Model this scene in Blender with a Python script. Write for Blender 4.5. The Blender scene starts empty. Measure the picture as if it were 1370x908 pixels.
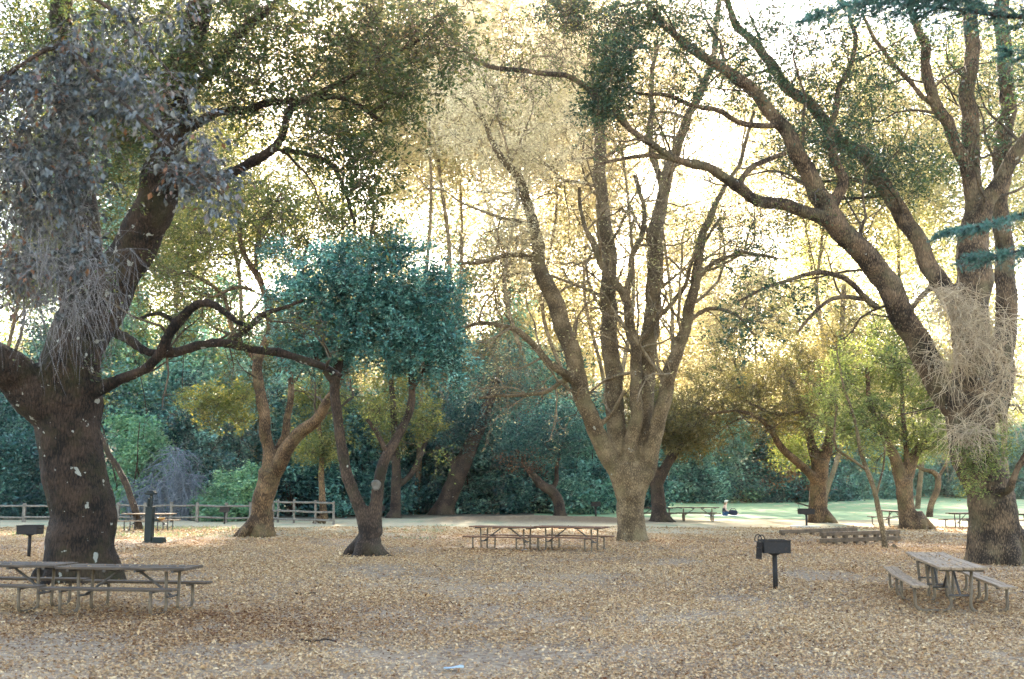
import bpy, bmesh, math, random
import numpy as np
from mathutils import Vector, Matrix, noise as mnoise

rng = np.random.default_rng(11)
random.seed(5)
sc = bpy.context.scene
COL = sc.collection
R = math.radians

# ------------------------------------------------------------------ camera model
F, CX, CY, HOR, H = 1500.0, 685.0, 454.0, 645.0, 2.2
PITCH = math.atan((HOR - CY) / F)
cp, sp = math.cos(PITCH), math.sin(PITCH)


def ray(px, py):
    x = (px - CX) / F
    v = -(py - CY) / F
    return np.array([x, cp - v * sp, sp + v * cp])


def P(px, py, Y):
    d = ray(px, py)
    return np.array([0, 0, H]) + d * (Y / d[1])


def gz(x, y):
    x = np.asarray(x, float)
    y = np.asarray(y, float)
    z = 0.025 * np.sin(x * 0.55 + 1.3) * np.sin(y * 0.41) + 0.02 * np.sin(x * 1.3 + y * 0.8)
    z = z + 0.36 * np.exp(-((y - 63 - 0.1 * x) / 2.6) ** 2) / (1 + np.exp(-(x + 5) * 1.2)) / (1 + np.exp((x - 6.5) * 1.0))
    # wooded hillside far behind
    y0 = 95 + 55 / (1 + np.exp(-(x - 22) * 0.12))
    t = np.clip((y - y0) / 60.0, 0, 4)
    z = z + 13 * t * t / (0.6 + t)
    return z


def GY(px, py):
    d = ray(px, py)
    t = -H / d[2]
    p = np.array([0, 0, H]) + d * t
    return p


def ground_at(px, Y):
    x = (px - CX) / F * Y * 1.008
    return np.array([x, Y, float(gz(x, Y))])


# ------------------------------------------------------------------ tagging
def tag(o, label=None, cat=None, group=None, kind=None):
    if label: o['label'] = label
    if cat: o['category'] = cat
    if group: o['group'] = group
    if kind: o['kind'] = kind
    return o


def thing(name, label, cat, loc=(0, 0, 0), rz=0.0, group=None):
    o = bpy.data.objects.new(name, None)
    COL.objects.link(o)
    o.location = loc
    o.rotation_euler = (0, 0, rz)
    o.empty_display_size = 0.2
    return tag(o, label, cat, group)


def link(name, me, parent=None):
    o = bpy.data.objects.new(name, me)
    COL.objects.link(o)
    if parent is not None: o.parent = parent
    return o


def dup(root, loc, rz, label, group=None):
    r = root.copy(); COL.objects.link(r)
    r.location = loc; r.rotation_euler = (0, 0, rz); r['label'] = label
    if group: r['group'] = group
    for ch in list(root.children):
        c = ch.copy(); COL.objects.link(c); c.parent = r
        for g in list(ch.children):
            d = g.copy(); COL.objects.link(d); d.parent = c
    return r


# ------------------------------------------------------------------ materials
def newmat(name):
    m = bpy.data.materials.new(name)
    m.use_nodes = True
    nt = m.node_tree
    nt.nodes.clear()
    out = nt.nodes.new('ShaderNodeOutputMaterial')
    return m, nt, out


def ramp(nt, stops, interp='LINEAR'):
    n = nt.nodes.new('ShaderNodeValToRGB')
    cr = n.color_ramp
    cr.interpolation = interp
    while len(cr.elements) < len(stops): cr.elements.new(0.5)
    for e, (p, c) in zip(cr.elements, stops):
        e.position = p
        e.color = (c[0], c[1], c[2], 1)
    return n


def leafmat(name, stops, trans=0.4, tint=(1.5, 1.4, 0.6), rough=0.45, spec=0.35):
    m, nt, out = newmat(name)
    L = nt.links.new
    at = nt.nodes.new('ShaderNodeAttribute'); at.attribute_name = 'rnd'
    rp = ramp(nt, stops)
    L(at.outputs['Fac'], rp.inputs[0])
    pb = nt.nodes.new('ShaderNodeBsdfPrincipled')
    pb.inputs['Roughness'].default_value = rough
    pb.inputs['Specular IOR Level'].default_value = spec
    L(rp.outputs[0], pb.inputs['Base Color'])
    mul = nt.nodes.new('ShaderNodeMix'); mul.data_type = 'RGBA'; mul.blend_type = 'MULTIPLY'
    mul.inputs[0].default_value = 1.0
    L(rp.outputs[0], mul.inputs[6]); mul.inputs[7].default_value = (*tint, 1)
    tr = nt.nodes.new('ShaderNodeBsdfTranslucent')
    L(mul.outputs[2], tr.inputs[0])
    mx = nt.nodes.new('ShaderNodeMixShader'); mx.inputs[0].default_value = trans
    L(pb.outputs[0], mx.inputs[1]); L(tr.outputs[0], mx.inputs[2])
    L(mx.outputs[0], out.inputs[0])
    return m


def barkmat(name, dark, light, moss=None, scale=6.0, stretch=0.22, bump=0.6, lichen=0.0, crack=.55):
    m, nt, out = newmat(name)
    L = nt.links.new
    N = nt.nodes.new
    tc = N('ShaderNodeTexCoord')
    mp = N('ShaderNodeMapping'); mp.inputs['Scale'].default_value = (scale, scale, scale * stretch)
    L(tc.outputs['Object'], mp.inputs[0])
    n1 = N('ShaderNodeTexNoise'); n1.inputs['Scale'].default_value = 2.6; n1.inputs['Detail'].default_value = 10; n1.inputs['Roughness'].default_value = 0.75
    L(mp.outputs[0], n1.inputs['Vector'])
    vo = N('ShaderNodeTexVoronoi'); vo.feature = 'DISTANCE_TO_EDGE'; vo.inputs['Scale'].default_value = 2.3
    ws = N('ShaderNodeMix'); ws.data_type = 'RGBA'; ws.inputs[0].default_value = 0.45
    L(mp.outputs[0], ws.inputs[6]); L(n1.outputs['Color'], ws.inputs[7])
    L(ws.outputs[2], vo.inputs['Vector'])
    mul = N('ShaderNodeMath'); mul.operation = 'MULTIPLY_ADD'; mul.inputs[1].default_value = crack; mul.inputs[2].default_value = -0.18 * crack
    L(vo.outputs['Distance'], mul.inputs[0])
    nb = N('ShaderNodeTexNoise'); nb.inputs['Scale'].default_value = 1.7; nb.inputs['Detail'].default_value = 5
    L(tc.outputs['Object'], nb.inputs['Vector'])
    nm = N('ShaderNodeMath'); nm.operation = 'MULTIPLY_ADD'; nm.inputs[1].default_value = 0.8; L(nb.outputs['Fac'], nm.inputs[0])
    n1s = N('ShaderNodeMath'); n1s.operation = 'MULTIPLY_ADD'; n1s.inputs[1].default_value = 1.0; n1s.inputs[2].default_value = -0.4; L(n1.outputs['Fac'], n1s.inputs[0]); L(n1s.outputs[0], nm.inputs[2])
    add = N('ShaderNodeMath'); add.operation = 'ADD'; add.use_clamp = True
    L(mul.outputs[0], add.inputs[0]); L(nm.outputs[0], add.inputs[1])
    rp = ramp(nt, [(0.36, dark), (0.66, light), (0.9, tuple(min(1, c * 1.35) for c in light))])
    L(add.outputs[0], rp.inputs[0])
    col = rp.outputs[0]
    if moss:
        n2 = N('ShaderNodeTexNoise'); n2.inputs['Scale'].default_value = 1.1; n2.inputs['Detail'].default_value = 6; n2.inputs['Roughness'].default_value = 0.7
        L(tc.outputs['Object'], n2.inputs['Vector'])
        r2 = ramp(nt, [(0.50, (0, 0, 0)), (0.66, (0.8, 0.8, 0.8))])
        L(n2.outputs['Fac'], r2.inputs[0])
        mx = N('ShaderNodeMix'); mx.data_type = 'RGBA'
        L(r2.outputs[0], mx.inputs[0]); L(col, mx.inputs[6]); mx.inputs[7].default_value = (*moss, 1)
        col = mx.outputs[2]
    if lichen > 0:
        n3 = N('ShaderNodeTexNoise'); n3.inputs['Scale'].default_value = 4.6; n3.inputs['Detail'].default_value = 4
        L(tc.outputs['Object'], n3.inputs['Vector'])
        r3 = ramp(nt, [(0.72 - lichen * .08, (0, 0, 0)), (0.74 - lichen * .08, (0.75, 0.75, 0.75))])
        L(n3.outputs['Fac'], r3.inputs[0])
        mx = N('ShaderNodeMix'); mx.data_type = 'RGBA'
        L(r3.outputs[0], mx.inputs[0]); L(col, mx.inputs[6]); mx.inputs[7].default_value = (0.36, 0.35, 0.30, 1)
        col = mx.outputs[2]
    pb = N('ShaderNodeBsdfPrincipled'); pb.inputs['Roughness'].default_value = 0.85; pb.inputs['Specular IOR Level'].default_value = 0.2
    L(col, pb.inputs['Base Color'])
    bp = N('ShaderNodeBump'); bp.inputs['Strength'].default_value = bump; bp.inputs['Distance'].default_value = 0.09
    L(add.outputs[0], bp.inputs['Height']); L(bp.outputs[0], pb.inputs['Normal'])
    L(pb.outputs[0], out.inputs[0])
    return m


def surfmat(name, base, var=0.25, scale=8.0, rough=0.7, metal=0.0, bump=0.15, stretch=(1, 1, 1), dirt=None):
    m, nt, out = newmat(name)
    L = nt.links.new; N = nt.nodes.new
    tc = N('ShaderNodeTexCoord')
    mp = N('ShaderNodeMapping'); mp.inputs['Scale'].default_value = stretch
    L(tc.outputs['Object'], mp.inputs[0])
    n1 = N('ShaderNodeTexNoise'); n1.inputs['Scale'].default_value = scale; n1.inputs['Detail'].default_value = 8; n1.inputs['Roughness'].default_value = 0.65
    L(mp.outputs[0], n1.inputs['Vector'])
    lo = tuple(c * (1 - var) for c in base); hi = tuple(min(1, c * (1 + var)) for c in base)
    st = [(0.3, lo), (0.7, hi)]
    if dirt: st = [(0.3, dirt), (0.45, lo), (0.75, hi)]
    rp = ramp(nt, st); L(n1.outputs['Fac'], rp.inputs[0])
    pb = N('ShaderNodeBsdfPrincipled'); pb.inputs['Roughness'].default_value = rough; pb.inputs['Metallic'].default_value = metal
    pb.inputs['Specular IOR Level'].default_value = 0.3
    L(rp.outputs[0], pb.inputs['Base Color'])
    bp = N('ShaderNodeBump'); bp.inputs['Strength'].default_value = bump; bp.inputs['Distance'].default_value = 0.01
    L(n1.outputs['Fac'], bp.inputs['Height']); L(bp.outputs[0], pb.inputs['Normal'])
    L(pb.outputs[0], out.inputs[0])
    return m


M = {}
# barks
M['bark_bay'] = barkmat('bark_bay', (0.005, 0.003, 0.002), (0.058, 0.033, 0.021), moss=(0.030, 0.026, 0.008), scale=13, stretch=0.3, lichen=0.8, crack=.45, bump=1.0)
M['bark_oak'] = barkmat('bark_oak', (0.03, 0.016, 0.008), (0.19, 0.112, 0.058), moss=(0.10, 0.075, 0.032), scale=14, stretch=.3, crack=.8)
M['bark_dark'] = barkmat('bark_dark', (0.014, 0.009, 0.007), (0.085, 0.053, 0.036), moss=(0.035, 0.03, 0.016), scale=14, stretch=.35, lichen=.2, crack=.6)
M['bark_grey'] = barkmat('bark_grey', (0.06, 0.038, 0.02), (0.25, 0.172, 0.098), moss=(0.15, 0.115, 0.058), scale=12, stretch=.6, bump=0.8, lichen=.2, crack=.6)
M['bark_right'] = barkmat('bark_right', (0.018, 0.011, 0.007), (0.19, 0.12, 0.07), moss=(0.13, 0.105, 0.055), scale=15, stretch=.3, bump=1.0, lichen=.3, crack=.6)
M['bark_twig'] = barkmat('bark_twig', (0.03, 0.02, 0.013), (0.11, 0.08, 0.05), scale=10, bump=0.2)
M['twig_tan'] = barkmat('twig_tan', (0.09, 0.062, 0.036), (0.29, 0.21, 0.125), scale=10, bump=0.2)
M['twig_grey'] = barkmat('twig_grey', (0.07, 0.065, 0.065), (0.22, 0.20, 0.195), scale=10, bump=0.2)
M['twig_cream'] = leafmat('twig_cream', [(0, (0.36, 0.27, 0.18)), (1, (0.68, 0.55, 0.39))], trans=0.4, tint=(1, .95, .85), rough=0.8, spec=0.1)
M['twig_blue'] = leafmat('twig_blue', [(0, (0.08, 0.10, 0.12)), (1, (0.20, 0.235, 0.27))], trans=0.2, tint=(1, 1, 1), rough=0.8, spec=0.1)
# leaves
M['bay'] = leafmat('leaf_bay', [(0, (0.014, 0.030, 0.018)), (0.6, (0.042, 0.062, 0.028)), (1, (0.12, 0.105, 0.04))], trans=0.42, tint=(2.6, 2.4, 0.9))
M['purple'] = leafmat('leaf_purple', [(0, (0.016, 0.022, 0.024)), (0.45, (0.052, 0.064, 0.068)), (0.78, (0.14, 0.15, 0.155)), (0.9, (0.11, 0.05, 0.035)), (1, (0.15, 0.07, 0.035))], trans=0.22, tint=(1.6, 1.2, 0.7), rough=0.4, spec=0.35)
M['oak_olive'] = leafmat('leaf_oak_olive', [(0, (0.035, 0.05, 0.025)), (0.6, (0.085, 0.095, 0.042)), (1, (0.17, 0.145, 0.055))], trans=0.5, tint=(2.6, 2.5, 1.1))
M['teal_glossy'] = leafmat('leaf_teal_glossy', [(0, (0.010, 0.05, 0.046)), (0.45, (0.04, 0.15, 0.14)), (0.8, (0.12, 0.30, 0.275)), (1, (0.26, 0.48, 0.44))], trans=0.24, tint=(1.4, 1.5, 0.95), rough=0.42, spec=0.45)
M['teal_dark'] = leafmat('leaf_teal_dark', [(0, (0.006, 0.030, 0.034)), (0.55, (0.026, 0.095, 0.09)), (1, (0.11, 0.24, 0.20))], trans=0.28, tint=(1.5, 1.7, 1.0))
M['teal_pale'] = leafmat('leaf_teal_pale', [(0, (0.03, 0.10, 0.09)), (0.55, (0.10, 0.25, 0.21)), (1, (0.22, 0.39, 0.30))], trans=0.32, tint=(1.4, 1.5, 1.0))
M['willow'] = leafmat('leaf_willow', [(0, (0.05, 0.14, 0.095)), (0.55, (0.13, 0.28, 0.175)), (1, (0.25, 0.39, 0.22))], trans=0.38, tint=(1.5, 1.5, 0.8))
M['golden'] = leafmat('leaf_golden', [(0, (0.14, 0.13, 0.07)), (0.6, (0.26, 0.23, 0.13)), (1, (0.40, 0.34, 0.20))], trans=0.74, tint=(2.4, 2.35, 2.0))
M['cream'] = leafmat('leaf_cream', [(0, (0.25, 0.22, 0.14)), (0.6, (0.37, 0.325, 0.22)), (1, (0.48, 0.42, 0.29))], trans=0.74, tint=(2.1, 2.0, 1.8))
M['brown'] = leafmat('leaf_brown', [(0, (0.06, 0.057, 0.03)), (0.6, (0.115, 0.10, 0.05)), (1, (0.21, 0.155, 0.065))], trans=0.5, tint=(2.2, 2.1, 1.1))
M['yellowgreen'] = leafmat('leaf_yellowgreen', [(0, (0.05, 0.07, 0.03)), (0.6, (0.12, 0.14, 0.06)), (1, (0.24, 0.235, 0.10))], trans=0.52, tint=(2.4, 2.4, 1.2))
M['oak_dark'] = leafmat('leaf_oak_dark', [(0, (0.010, 0.032, 0.026)), (0.65, (0.03, 0.07, 0.05)), (1, (0.11, 0.12, 0.05))], trans=0.32, tint=(2.2, 2.0, 0.8))
M['conifer'] = leafmat('leaf_conifer', [(0, (0.025, 0.075, 0.066)), (1, (0.07, 0.16, 0.14))], trans=0.35, tint=(1.3, 1.4, 1.1))
M['rust'] = leafmat('leaf_rust', [(0, (0.12, 0.05, 0.03)), (0.6, (0.2, 0.10, 0.06)), (1, (0.3, 0.2, 0.1))], trans=0.4, tint=(1.6, 1.3, 0.8))
M['litter'] = leafmat('leaf_litter', [(0, (0.10, 0.038, 0.017)), (0.3, (0.29, 0.155, 0.075)), (0.65, (0.46, 0.295, 0.155)), (1, (0.56, 0.40, 0.235))], trans=0.1, tint=(1, 1, 1), rough=0.85, spec=0.08)
M['grassy'] = leafmat('grass_blade', [(0, (0.07, 0.12, 0.06)), (1, (0.2, 0.25, 0.12))], trans=0.3, tint=(1.2, 1.2, .8))
# manufactured
M['wood_grey'] = surfmat('wood_grey', (0.26, 0.175, 0.11), 0.4, 6, 0.85, bump=0.3, stretch=(0.6, 9, 9), dirt=(0.11, 0.07, 0.043))
M['wood_brown'] = surfmat('wood_brown', (0.15, 0.072, 0.042), 0.4, 6, 0.8, bump=0.3, stretch=(0.6, 9, 9), dirt=(0.055, 0.028, 0.018))
M['wood_dark'] = surfmat('wood_dark', (0.085, 0.057, 0.038), 0.5, 6, 0.85, bump=0.3, stretch=(0.6, 9, 9), dirt=(0.03, 0.02, 0.014))
M['wood_fence'] = surfmat('wood_fence', (0.16, 0.135, 0.11), 0.35, 4, 0.85, bump=0.4, stretch=(2, 2, 2), dirt=(0.07, 0.055, 0.045))
M['pipe'] = surfmat('pipe', (0.115, 0.08, 0.05), 0.3, 9, 0.65, metal=0.05, bump=0.08, dirt=(0.055, 0.036, 0.023))
M['pipe_dark'] = surfmat('pipe_dark', (0.06, 0.05, 0.045), 0.3, 9, 0.6, metal=0.2, bump=0.08)
M['iron'] = surfmat('iron', (0.014, 0.011, 0.0105), 0.4, 14, 0.75, metal=0.0, bump=0.2, dirt=(0.045, 0.024, 0.016))
M['iron_green'] = surfmat('iron_green', (0.0075, 0.012, 0.011), 0.25, 8, 0.75, metal=0.0, bump=0.06)
M['brass'] = surfmat('brass', (0.45, 0.27, 0.12), 0.2, 10, 0.35, metal=0.8, bump=0.02)
M['concrete'] = surfmat('concrete', (0.42, 0.38, 0.32), 0.2, 9, 0.9, bump=0.3)
M['timber'] = surfmat('timber', (0.11, 0.07, 0.042), 0.4, 5, 0.85, bump=0.4, stretch=(1, 1, 1), dirt=(0.04, 0.026, 0.018))
M['soil'] = surfmat('soil', (0.05, 0.034, 0.025), 0.4, 12, 0.95, bump=0.5)
M['skin'] = surfmat('skin', (0.55, 0.34, 0.25), 0.08, 20, 0.55, bump=0.02)
M['cloth_black'] = surfmat('cloth_black', (0.014, 0.017, 0.028), 0.3, 30, 0.9, bump=0.2)
M['cloth_teal'] = surfmat('cloth_teal', (0.02, 0.06, 0.11), 0.3, 30, 0.9, bump=0.2)
M['cloth_white'] = surfmat('cloth_white', (0.62, 0.64, 0.66), 0.08, 20, 0.9, bump=0.2)
M['straw'] = surfmat('straw', (0.72, 0.66, 0.54), 0.1, 40, 0.8, bump=0.2)
M['hair'] = surfmat('hair', (0.18, 0.11, 0.06), 0.3, 30, 0.6, bump=0.2)
M['paper'] = surfmat('paper', (0.24, 0.29, 0.31), 0.08, 20, 0.7, bump=0.1)
M['knot'] = surfmat('knot', (0.10, 0.085, 0.07), 0.3, 9, 0.9, bump=0.3)


# ------------------------------------------------------------------ mesh accumulation (quads)
class Acc:
    def __init__(self):
        self.V, self.Fc, self.Mi, self.Rn, self.Sm, self.n = [], [], [], [], [], 0

    def add(self, v, f, mi=0, rnd=None, smooth=True):
        v = np.asarray(v, np.float32).reshape(-1, 3); f = np.asarray(f, np.int32).reshape(-1, 4)
        self.V.append(v); self.Fc.append(f + self.n); self.n += len(v)
        self.Mi.append(np.full(len(f), mi, np.int32))
        self.Rn.append(np.full(len(f), 0.5, np.float32) if rnd is None else np.asarray(rnd, np.float32))
        self.Sm.append(np.full(len(f), smooth, bool))

    def build(self, name, mats, parent=None, origin=(0, 0, 0)):
        if not self.V: return None
        V = np.concatenate(self.V) - np.asarray(origin, np.float32)
        Fc = np.concatenate(self.Fc)
        me = bpy.data.meshes.new(name)
        me.vertices.add(len(V)); me.vertices.foreach_set('co', V.ravel())
        me.loops.add(Fc.size); me.loops.foreach_set('vertex_index', Fc.ravel())
        me.polygons.add(len(Fc))
        me.polygons.foreach_set('loop_start', np.arange(0, Fc.size, 4, dtype=np.int32))
        me.polygons.foreach_set('material_index', np.concatenate(self.Mi))
        me.polygons.foreach_set('use_smooth', np.concatenate(self.Sm))
        a = me.attributes.new('rnd', 'FLOAT', 'FACE')
        a.data.foreach_set('value', np.concatenate(self.Rn))
        for m in mats: me.materials.append(m)
        me.update(calc_edges=True)
        return link(name, me, parent)


def unit(v):
    return v / np.maximum(np.linalg.norm(v, axis=-1, keepdims=True), 1e-9)


def tubes(acc, pts, rad, sides=5, mi=0, rnd=None):
    """pts (N,K,3), rad (N,K): a batch of thin tubes"""
    pts = np.asarray(pts, float); rad = np.asarray(rad, float)
    N, K, _ = pts.shape
    if N == 0: return
    t = np.empty_like(pts)
    t[:, 1:-1] = pts[:, 2:] - pts[:, :-2]; t[:, 0] = pts[:, 1] - pts[:, 0]; t[:, -1] = pts[:, -1] - pts[:, -2]
    t = unit(t)
    ref = np.where(np.abs(unit(pts[:, -1] - pts[:, 0])[:, 2:3]) > 0.85, np.array([[1., 0.13, 0]]), np.array([[0.1, 0.05, 1.]]))[:, None, :]
    u = unit(np.cross(t, ref)); w = np.cross(t, u)
    a = np.arange(sides) / sides * 2 * np.pi
    ring = u[:, :, None, :] * np.cos(a)[None, None, :, None] + w[:, :, None, :] * np.sin(a)[None, None, :, None]
    V = pts[:, :, None, :] + ring * rad[:, :, None, None]
    i = np.arange(N)[:, None, None] * K * sides; k = np.arange(K - 1)[None, :, None] * sides; s = np.arange(sides)[None, None, :]
    s2 = (s + 1) % sides
    Fq = np.stack([i + k + s, i + k + s2, i + k + sides + s2, i + k + sides + s], -1)
    rn = None
    if rnd is not None: rn = np.repeat(np.asarray(rnd), (K - 1) * sides)
    acc.add(V, Fq, mi, rn)


def leaves(acc, pos, size, rnd, mi=0, up=0.5, wr=0.5, fold=0.12, dirs=None, droop=0.0):
    n = len(pos)
    if n == 0: return
    nrm = rng.normal(size=(n, 3)); nrm[:, 2] = np.abs(nrm[:, 2]) + up * 2; nrm = unit(nrm)
    d = rng.normal(size=(n, 3)) if dirs is None else dirs + rng.normal(size=(n, 3)) * 0.35
    d[:, 2] -= droop
    d = unit(d - nrm * (d * nrm).sum(1, keepdims=True) * (0.85 if droop == 0 else 0.2))
    w = unit(np.cross(d, nrm)); nn = np.cross(w, d)
    L = (size * rng.uniform(0.65, 1.3, n))[:, None] if np.isscalar(size) else size[:, None]
    b = pos; tip = pos + d * L
    mid = pos + d * L * 0.48
    s = w * L * wr * 0.5; f = nn * L * fold
    V = np.stack([b, mid + s + f, tip, mid - s + f], 1)
    Fq = np.arange(n * 4).reshape(n, 4)
    acc.add(V, Fq, mi, rnd, smooth=False)


# ------------------------------------------------------------------ trees
def catmull(pts, step):
    pts = np.asarray(pts, float)
    if len(pts) < 3:
        return pts
    q = np.vstack([2 * pts[0] - pts[1], pts, 2 * pts[-1] - pts[-2]])
    out = []
    for i in range(1, len(q) - 2):
        p0, p1, p2, p3 = q[i - 1], q[i], q[i + 1], q[i + 2]
        n = max(2, int(np.linalg.norm(p2[:3] - p1[:3]) / step))
        for t in np.arange(n) / n:
            out.append(0.5 * ((2 * p1) + (-p0 + p2) * t + (2 * p0 - 5 * p1 + 4 * p2 - p3) * t * t + (-p0 + 3 * p1 - 3 * p2 + p3) * t ** 3))
    out.append(q[-2])
    o = np.array(out)
    o[:, 3] = np.maximum(o[:, 3], 0.004)
    return o


def px_limb(pts, Y0, wob=0.0, step=0.25, base=None):
    """pts: (px,py,depth offset,radius px) -> (n,4) world points with radius, wobbled"""
    w = []
    for (px, py, dy, r) in pts:
        p = P(px, py, Y0 + dy); w.append([*p, r * (Y0 + dy) / F])
    w = catmull(w, step)
    if wob > 0:
        ph = rng.uniform(0, 6.28, (3, 3)); s = np.arange(len(w)) * step
        for a in range(3):
            w[:, a] += wob * np.minimum(1, s / 1.0) * (0.5 * np.sin(s * 1.3 + ph[a, 0]) + 0.35 * np.sin(s * 2.9 + ph[a, 1]) + 0.2 * np.sin(s * 5.3 + ph[a, 2])) * np.minimum(1, w[:, 3] / w[0, 3] * 1.5 + .25)
    return w


def solid_tube(V, Fs, w, sides):
    """closed tube for the voxel union"""
    pts = w[:, :3]; rad = w[:, 3]
    K = len(pts); base = len(V)
    t = np.gradient(pts, axis=0); t = unit(t)
    u = np.cross(t[0], [0.3, 1, 0.1]); u /= np.linalg.norm(u)
    for k in range(K):
        u = u - t[k] * np.dot(u, t[k]); u /= np.linalg.norm(u)
        v = np.cross(t[k], u)
        for s in range(sides):
            a = s / sides * 2 * math.pi
            V.append(pts[k] + (u * math.cos(a) + v * math.sin(a)) * rad[k])
    for k in range(K - 1):
        for s in range(sides):
            s2 = (s + 1) % sides
            Fs.append((base + k * sides + s, base + k * sides + s2, base + (k + 1) * sides + s2, base + (k + 1) * sides + s))
    Fs.append(tuple(base + s for s in range(sides))[::-1])
    Fs.append(tuple(base + (K - 1) * sides + s for s in range(sides)))


CLOUD = bpy.data.textures.new('bark_lumps', 'CLOUDS'); CLOUD.noise_scale = 0.45; CLOUD.noise_depth = 3
CLOUD2 = bpy.data.textures.new('bark_ridges', 'CLOUDS'); CLOUD2.noise_scale = 0.12; CLOUD2.noise_depth = 2


def trunk_mesh(limbs, voxel, mat, lump=0.06, origin=(0, 0, 0)):
    V, Fs = [], []
    for w in limbs:
        if len(w) < 3: continue
        rmax = w[:, 3].max()
        solid_tube(V, Fs, w, 14 if rmax > 0.2 else 9)
    V = [tuple(np.asarray(v) - np.asarray(origin)) for v in V]
    me = bpy.data.meshes.new('trunk_raw'); me.from_pydata(V, [], Fs)
    o = bpy.data.objects.new('trunk_raw', me); COL.objects.link(o)
    md = o.modifiers.new('r', 'REMESH'); md.mode = 'VOXEL'; md.voxel_size = voxel; md.use_smooth_shade = True
    s = o.modifiers.new('s', 'SMOOTH'); s.factor = 0.5; s.iterations = 4
    d = o.modifiers.new('d', 'DISPLACE'); d.texture = CLOUD; d.strength = lump; d.mid_level = 0.5; d.texture_coords = 'LOCAL'
    d2 = o.modifiers.new('d2', 'DISPLACE'); d2.texture = CLOUD2; d2.strength = lump * 0.5; d2.mid_level = 0.5; d2.texture_coords = 'LOCAL'
    dg = bpy.context.evaluated_depsgraph_get()
    out = bpy.data.meshes.new_from_object(o.evaluated_get(dg))
    bpy.data.objects.remove(o); bpy.data.meshes.remove(me)
    out.materials.clear(); out.materials.append(mat)
    out.polygons.foreach_set('use_smooth', np.ones(len(out.polygons), bool))
    return out


def roots(base, r, n=6, ln=1.55):
    L = []
    a0 = rng.uniform(0, 6.28)
    for i in range(n):
        a = a0 + i * 6.283 / n + rng.uniform(-.35, .35)
        d = np.array([math.cos(a), math.sin(a), 0])
        l = r * ln * rng.uniform(0.75, 1.2)
        p = [base + d * r * 0.12 + [0, 0, r * 1.3], base + d * r * 0.66 + [0, 0, r * 0.55], base + d * r * 1.1 + [0, 0, r * 0.15], base + d * l + [0, 0, -0.12]]
        rr = [r * 0.3, r * 0.36, r * 0.26, r * 0.12]
        L.append(catmull([[*q, k] for q, k in zip(p, rr)], 0.12))
    return L


CMUL, NMUL = 1.5, 2.1


def blob_points(blobs, Y0, shell=0.45):
    """blobs: (px,py,dy,rx_px,ry_px,rz_m,n) -> cluster centres"""
    out = []
    for (px, py, dy, rx, ry, rz, n) in blobs:
        n = int(n * CMUL)
        c = P(px, py, Y0 + dy); s = (Y0 + dy) / F
        d = unit(rng.normal(size=(n, 3))) * (rng.uniform(0, 1, (n, 1)) ** shell)
        out.append(c + d * np.array([rx * s, rz, ry * s]))
    return np.concatenate(out) if out else np.zeros((0, 3))


def attach(nodes, rads, C, minr=0.006, wander=0.15, sag=0.0, frac=0.55):
    """thin branches from the skeleton to every cluster centre"""
    nodes = np.asarray(nodes, float); rads = np.asarray(rads, float)
    n0 = len(nodes); cap = n0 + len(C) * 4
    NP = np.zeros((cap, 3)); NR = np.zeros(cap); NP[:n0] = nodes; NR[:n0] = rads; n = n0
    D = np.array([np.min(((nodes - c) ** 2).sum(1)) for c in C]) if len(C) else []
    T, TR = [], []
    for ci in np.argsort(D):
        c = C[ci]
        d2 = ((NP[:n] - c) ** 2).sum(1)
        d2 = d2 * np.where(NP[:n, 2] > c[2] + 0.5, 1.25, 1.0)
        j = int(np.argmin(d2)); p = NP[j]; L = math.sqrt(((p - c) ** 2).sum())
        if L < 0.05: continue
        j1, j2 = rng.normal(size=(2, 3)) * wander * L
        q1 = p + (c - p) * 0.3 + j1 + [0, 0, L * (0.06 - sag)]; q2 = p + (c - p) * 0.66 + j2 + [0, 0, L * (0.08 - sag)]
        r0 = max(minr, min(NR[j] * frac, minr + 0.011 * L)); r1 = minr * 0.7
        K = np.array([p, q1, q2, c]); a = catmull(np.hstack([K, np.zeros((4, 1))]), L / 6.0)[:, :3]
        idx = np.linspace(0, len(a) - 1, 7).astype(int); a = a[idx]
        rr = np.linspace(r0, r1, 7)
        T.append(a); TR.append(rr)
        NP[n:n + 3] = a[[2, 4, 6]]; NR[n:n + 3] = rr[[2, 4, 6]]; n += 3
    return np.array(T).reshape(-1, 7, 3), np.array(TR).reshape(-1, 7)


def sprays(C, k, length, droop=0.0, r=0.004, horizontal=0.0):
    """k short curved twigs at every centre"""
    n = len(C) * k
    o = np.repeat(C, k, 0)
    d = rng.normal(size=(n, 3)); d[:, 2] *= (1 - horizontal); d[:, 2] += 0.25 - droop * 1.3
    d = unit(d) * (length * rng.uniform(0.5, 1.25, (n, 1)))
    pts = np.stack([o, o + d * 0.35 + rng.normal(size=(n, 3)) * length * .07, o + d * 0.7 + rng.normal(size=(n, 3)) * length * .1 - [0, 0, droop * length * .15], o + d - [0, 0, droop * length * .45]], 1)
    rad = np.tile(np.array([r, r * .85, r * .6, r * .3]), (n, 1))
    return pts, rad


def grow(P0, D0, L, R0, K=7, curl=0.28, up=0.0):
    n = len(P0); pts = np.zeros((n, K, 3)); pts[:, 0] = P0; d = unit(D0)
    for k in range(1, K):
        d = unit(d + rng.normal(size=(n, 3)) * curl + np.array([0, 0, up]))
        pts[:, k] = pts[:, k - 1] + d * (L / (K - 1))[:, None]
    rad = R0[:, None] * np.linspace(1, 0.3, K)[None, :]
    return pts, rad


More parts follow.
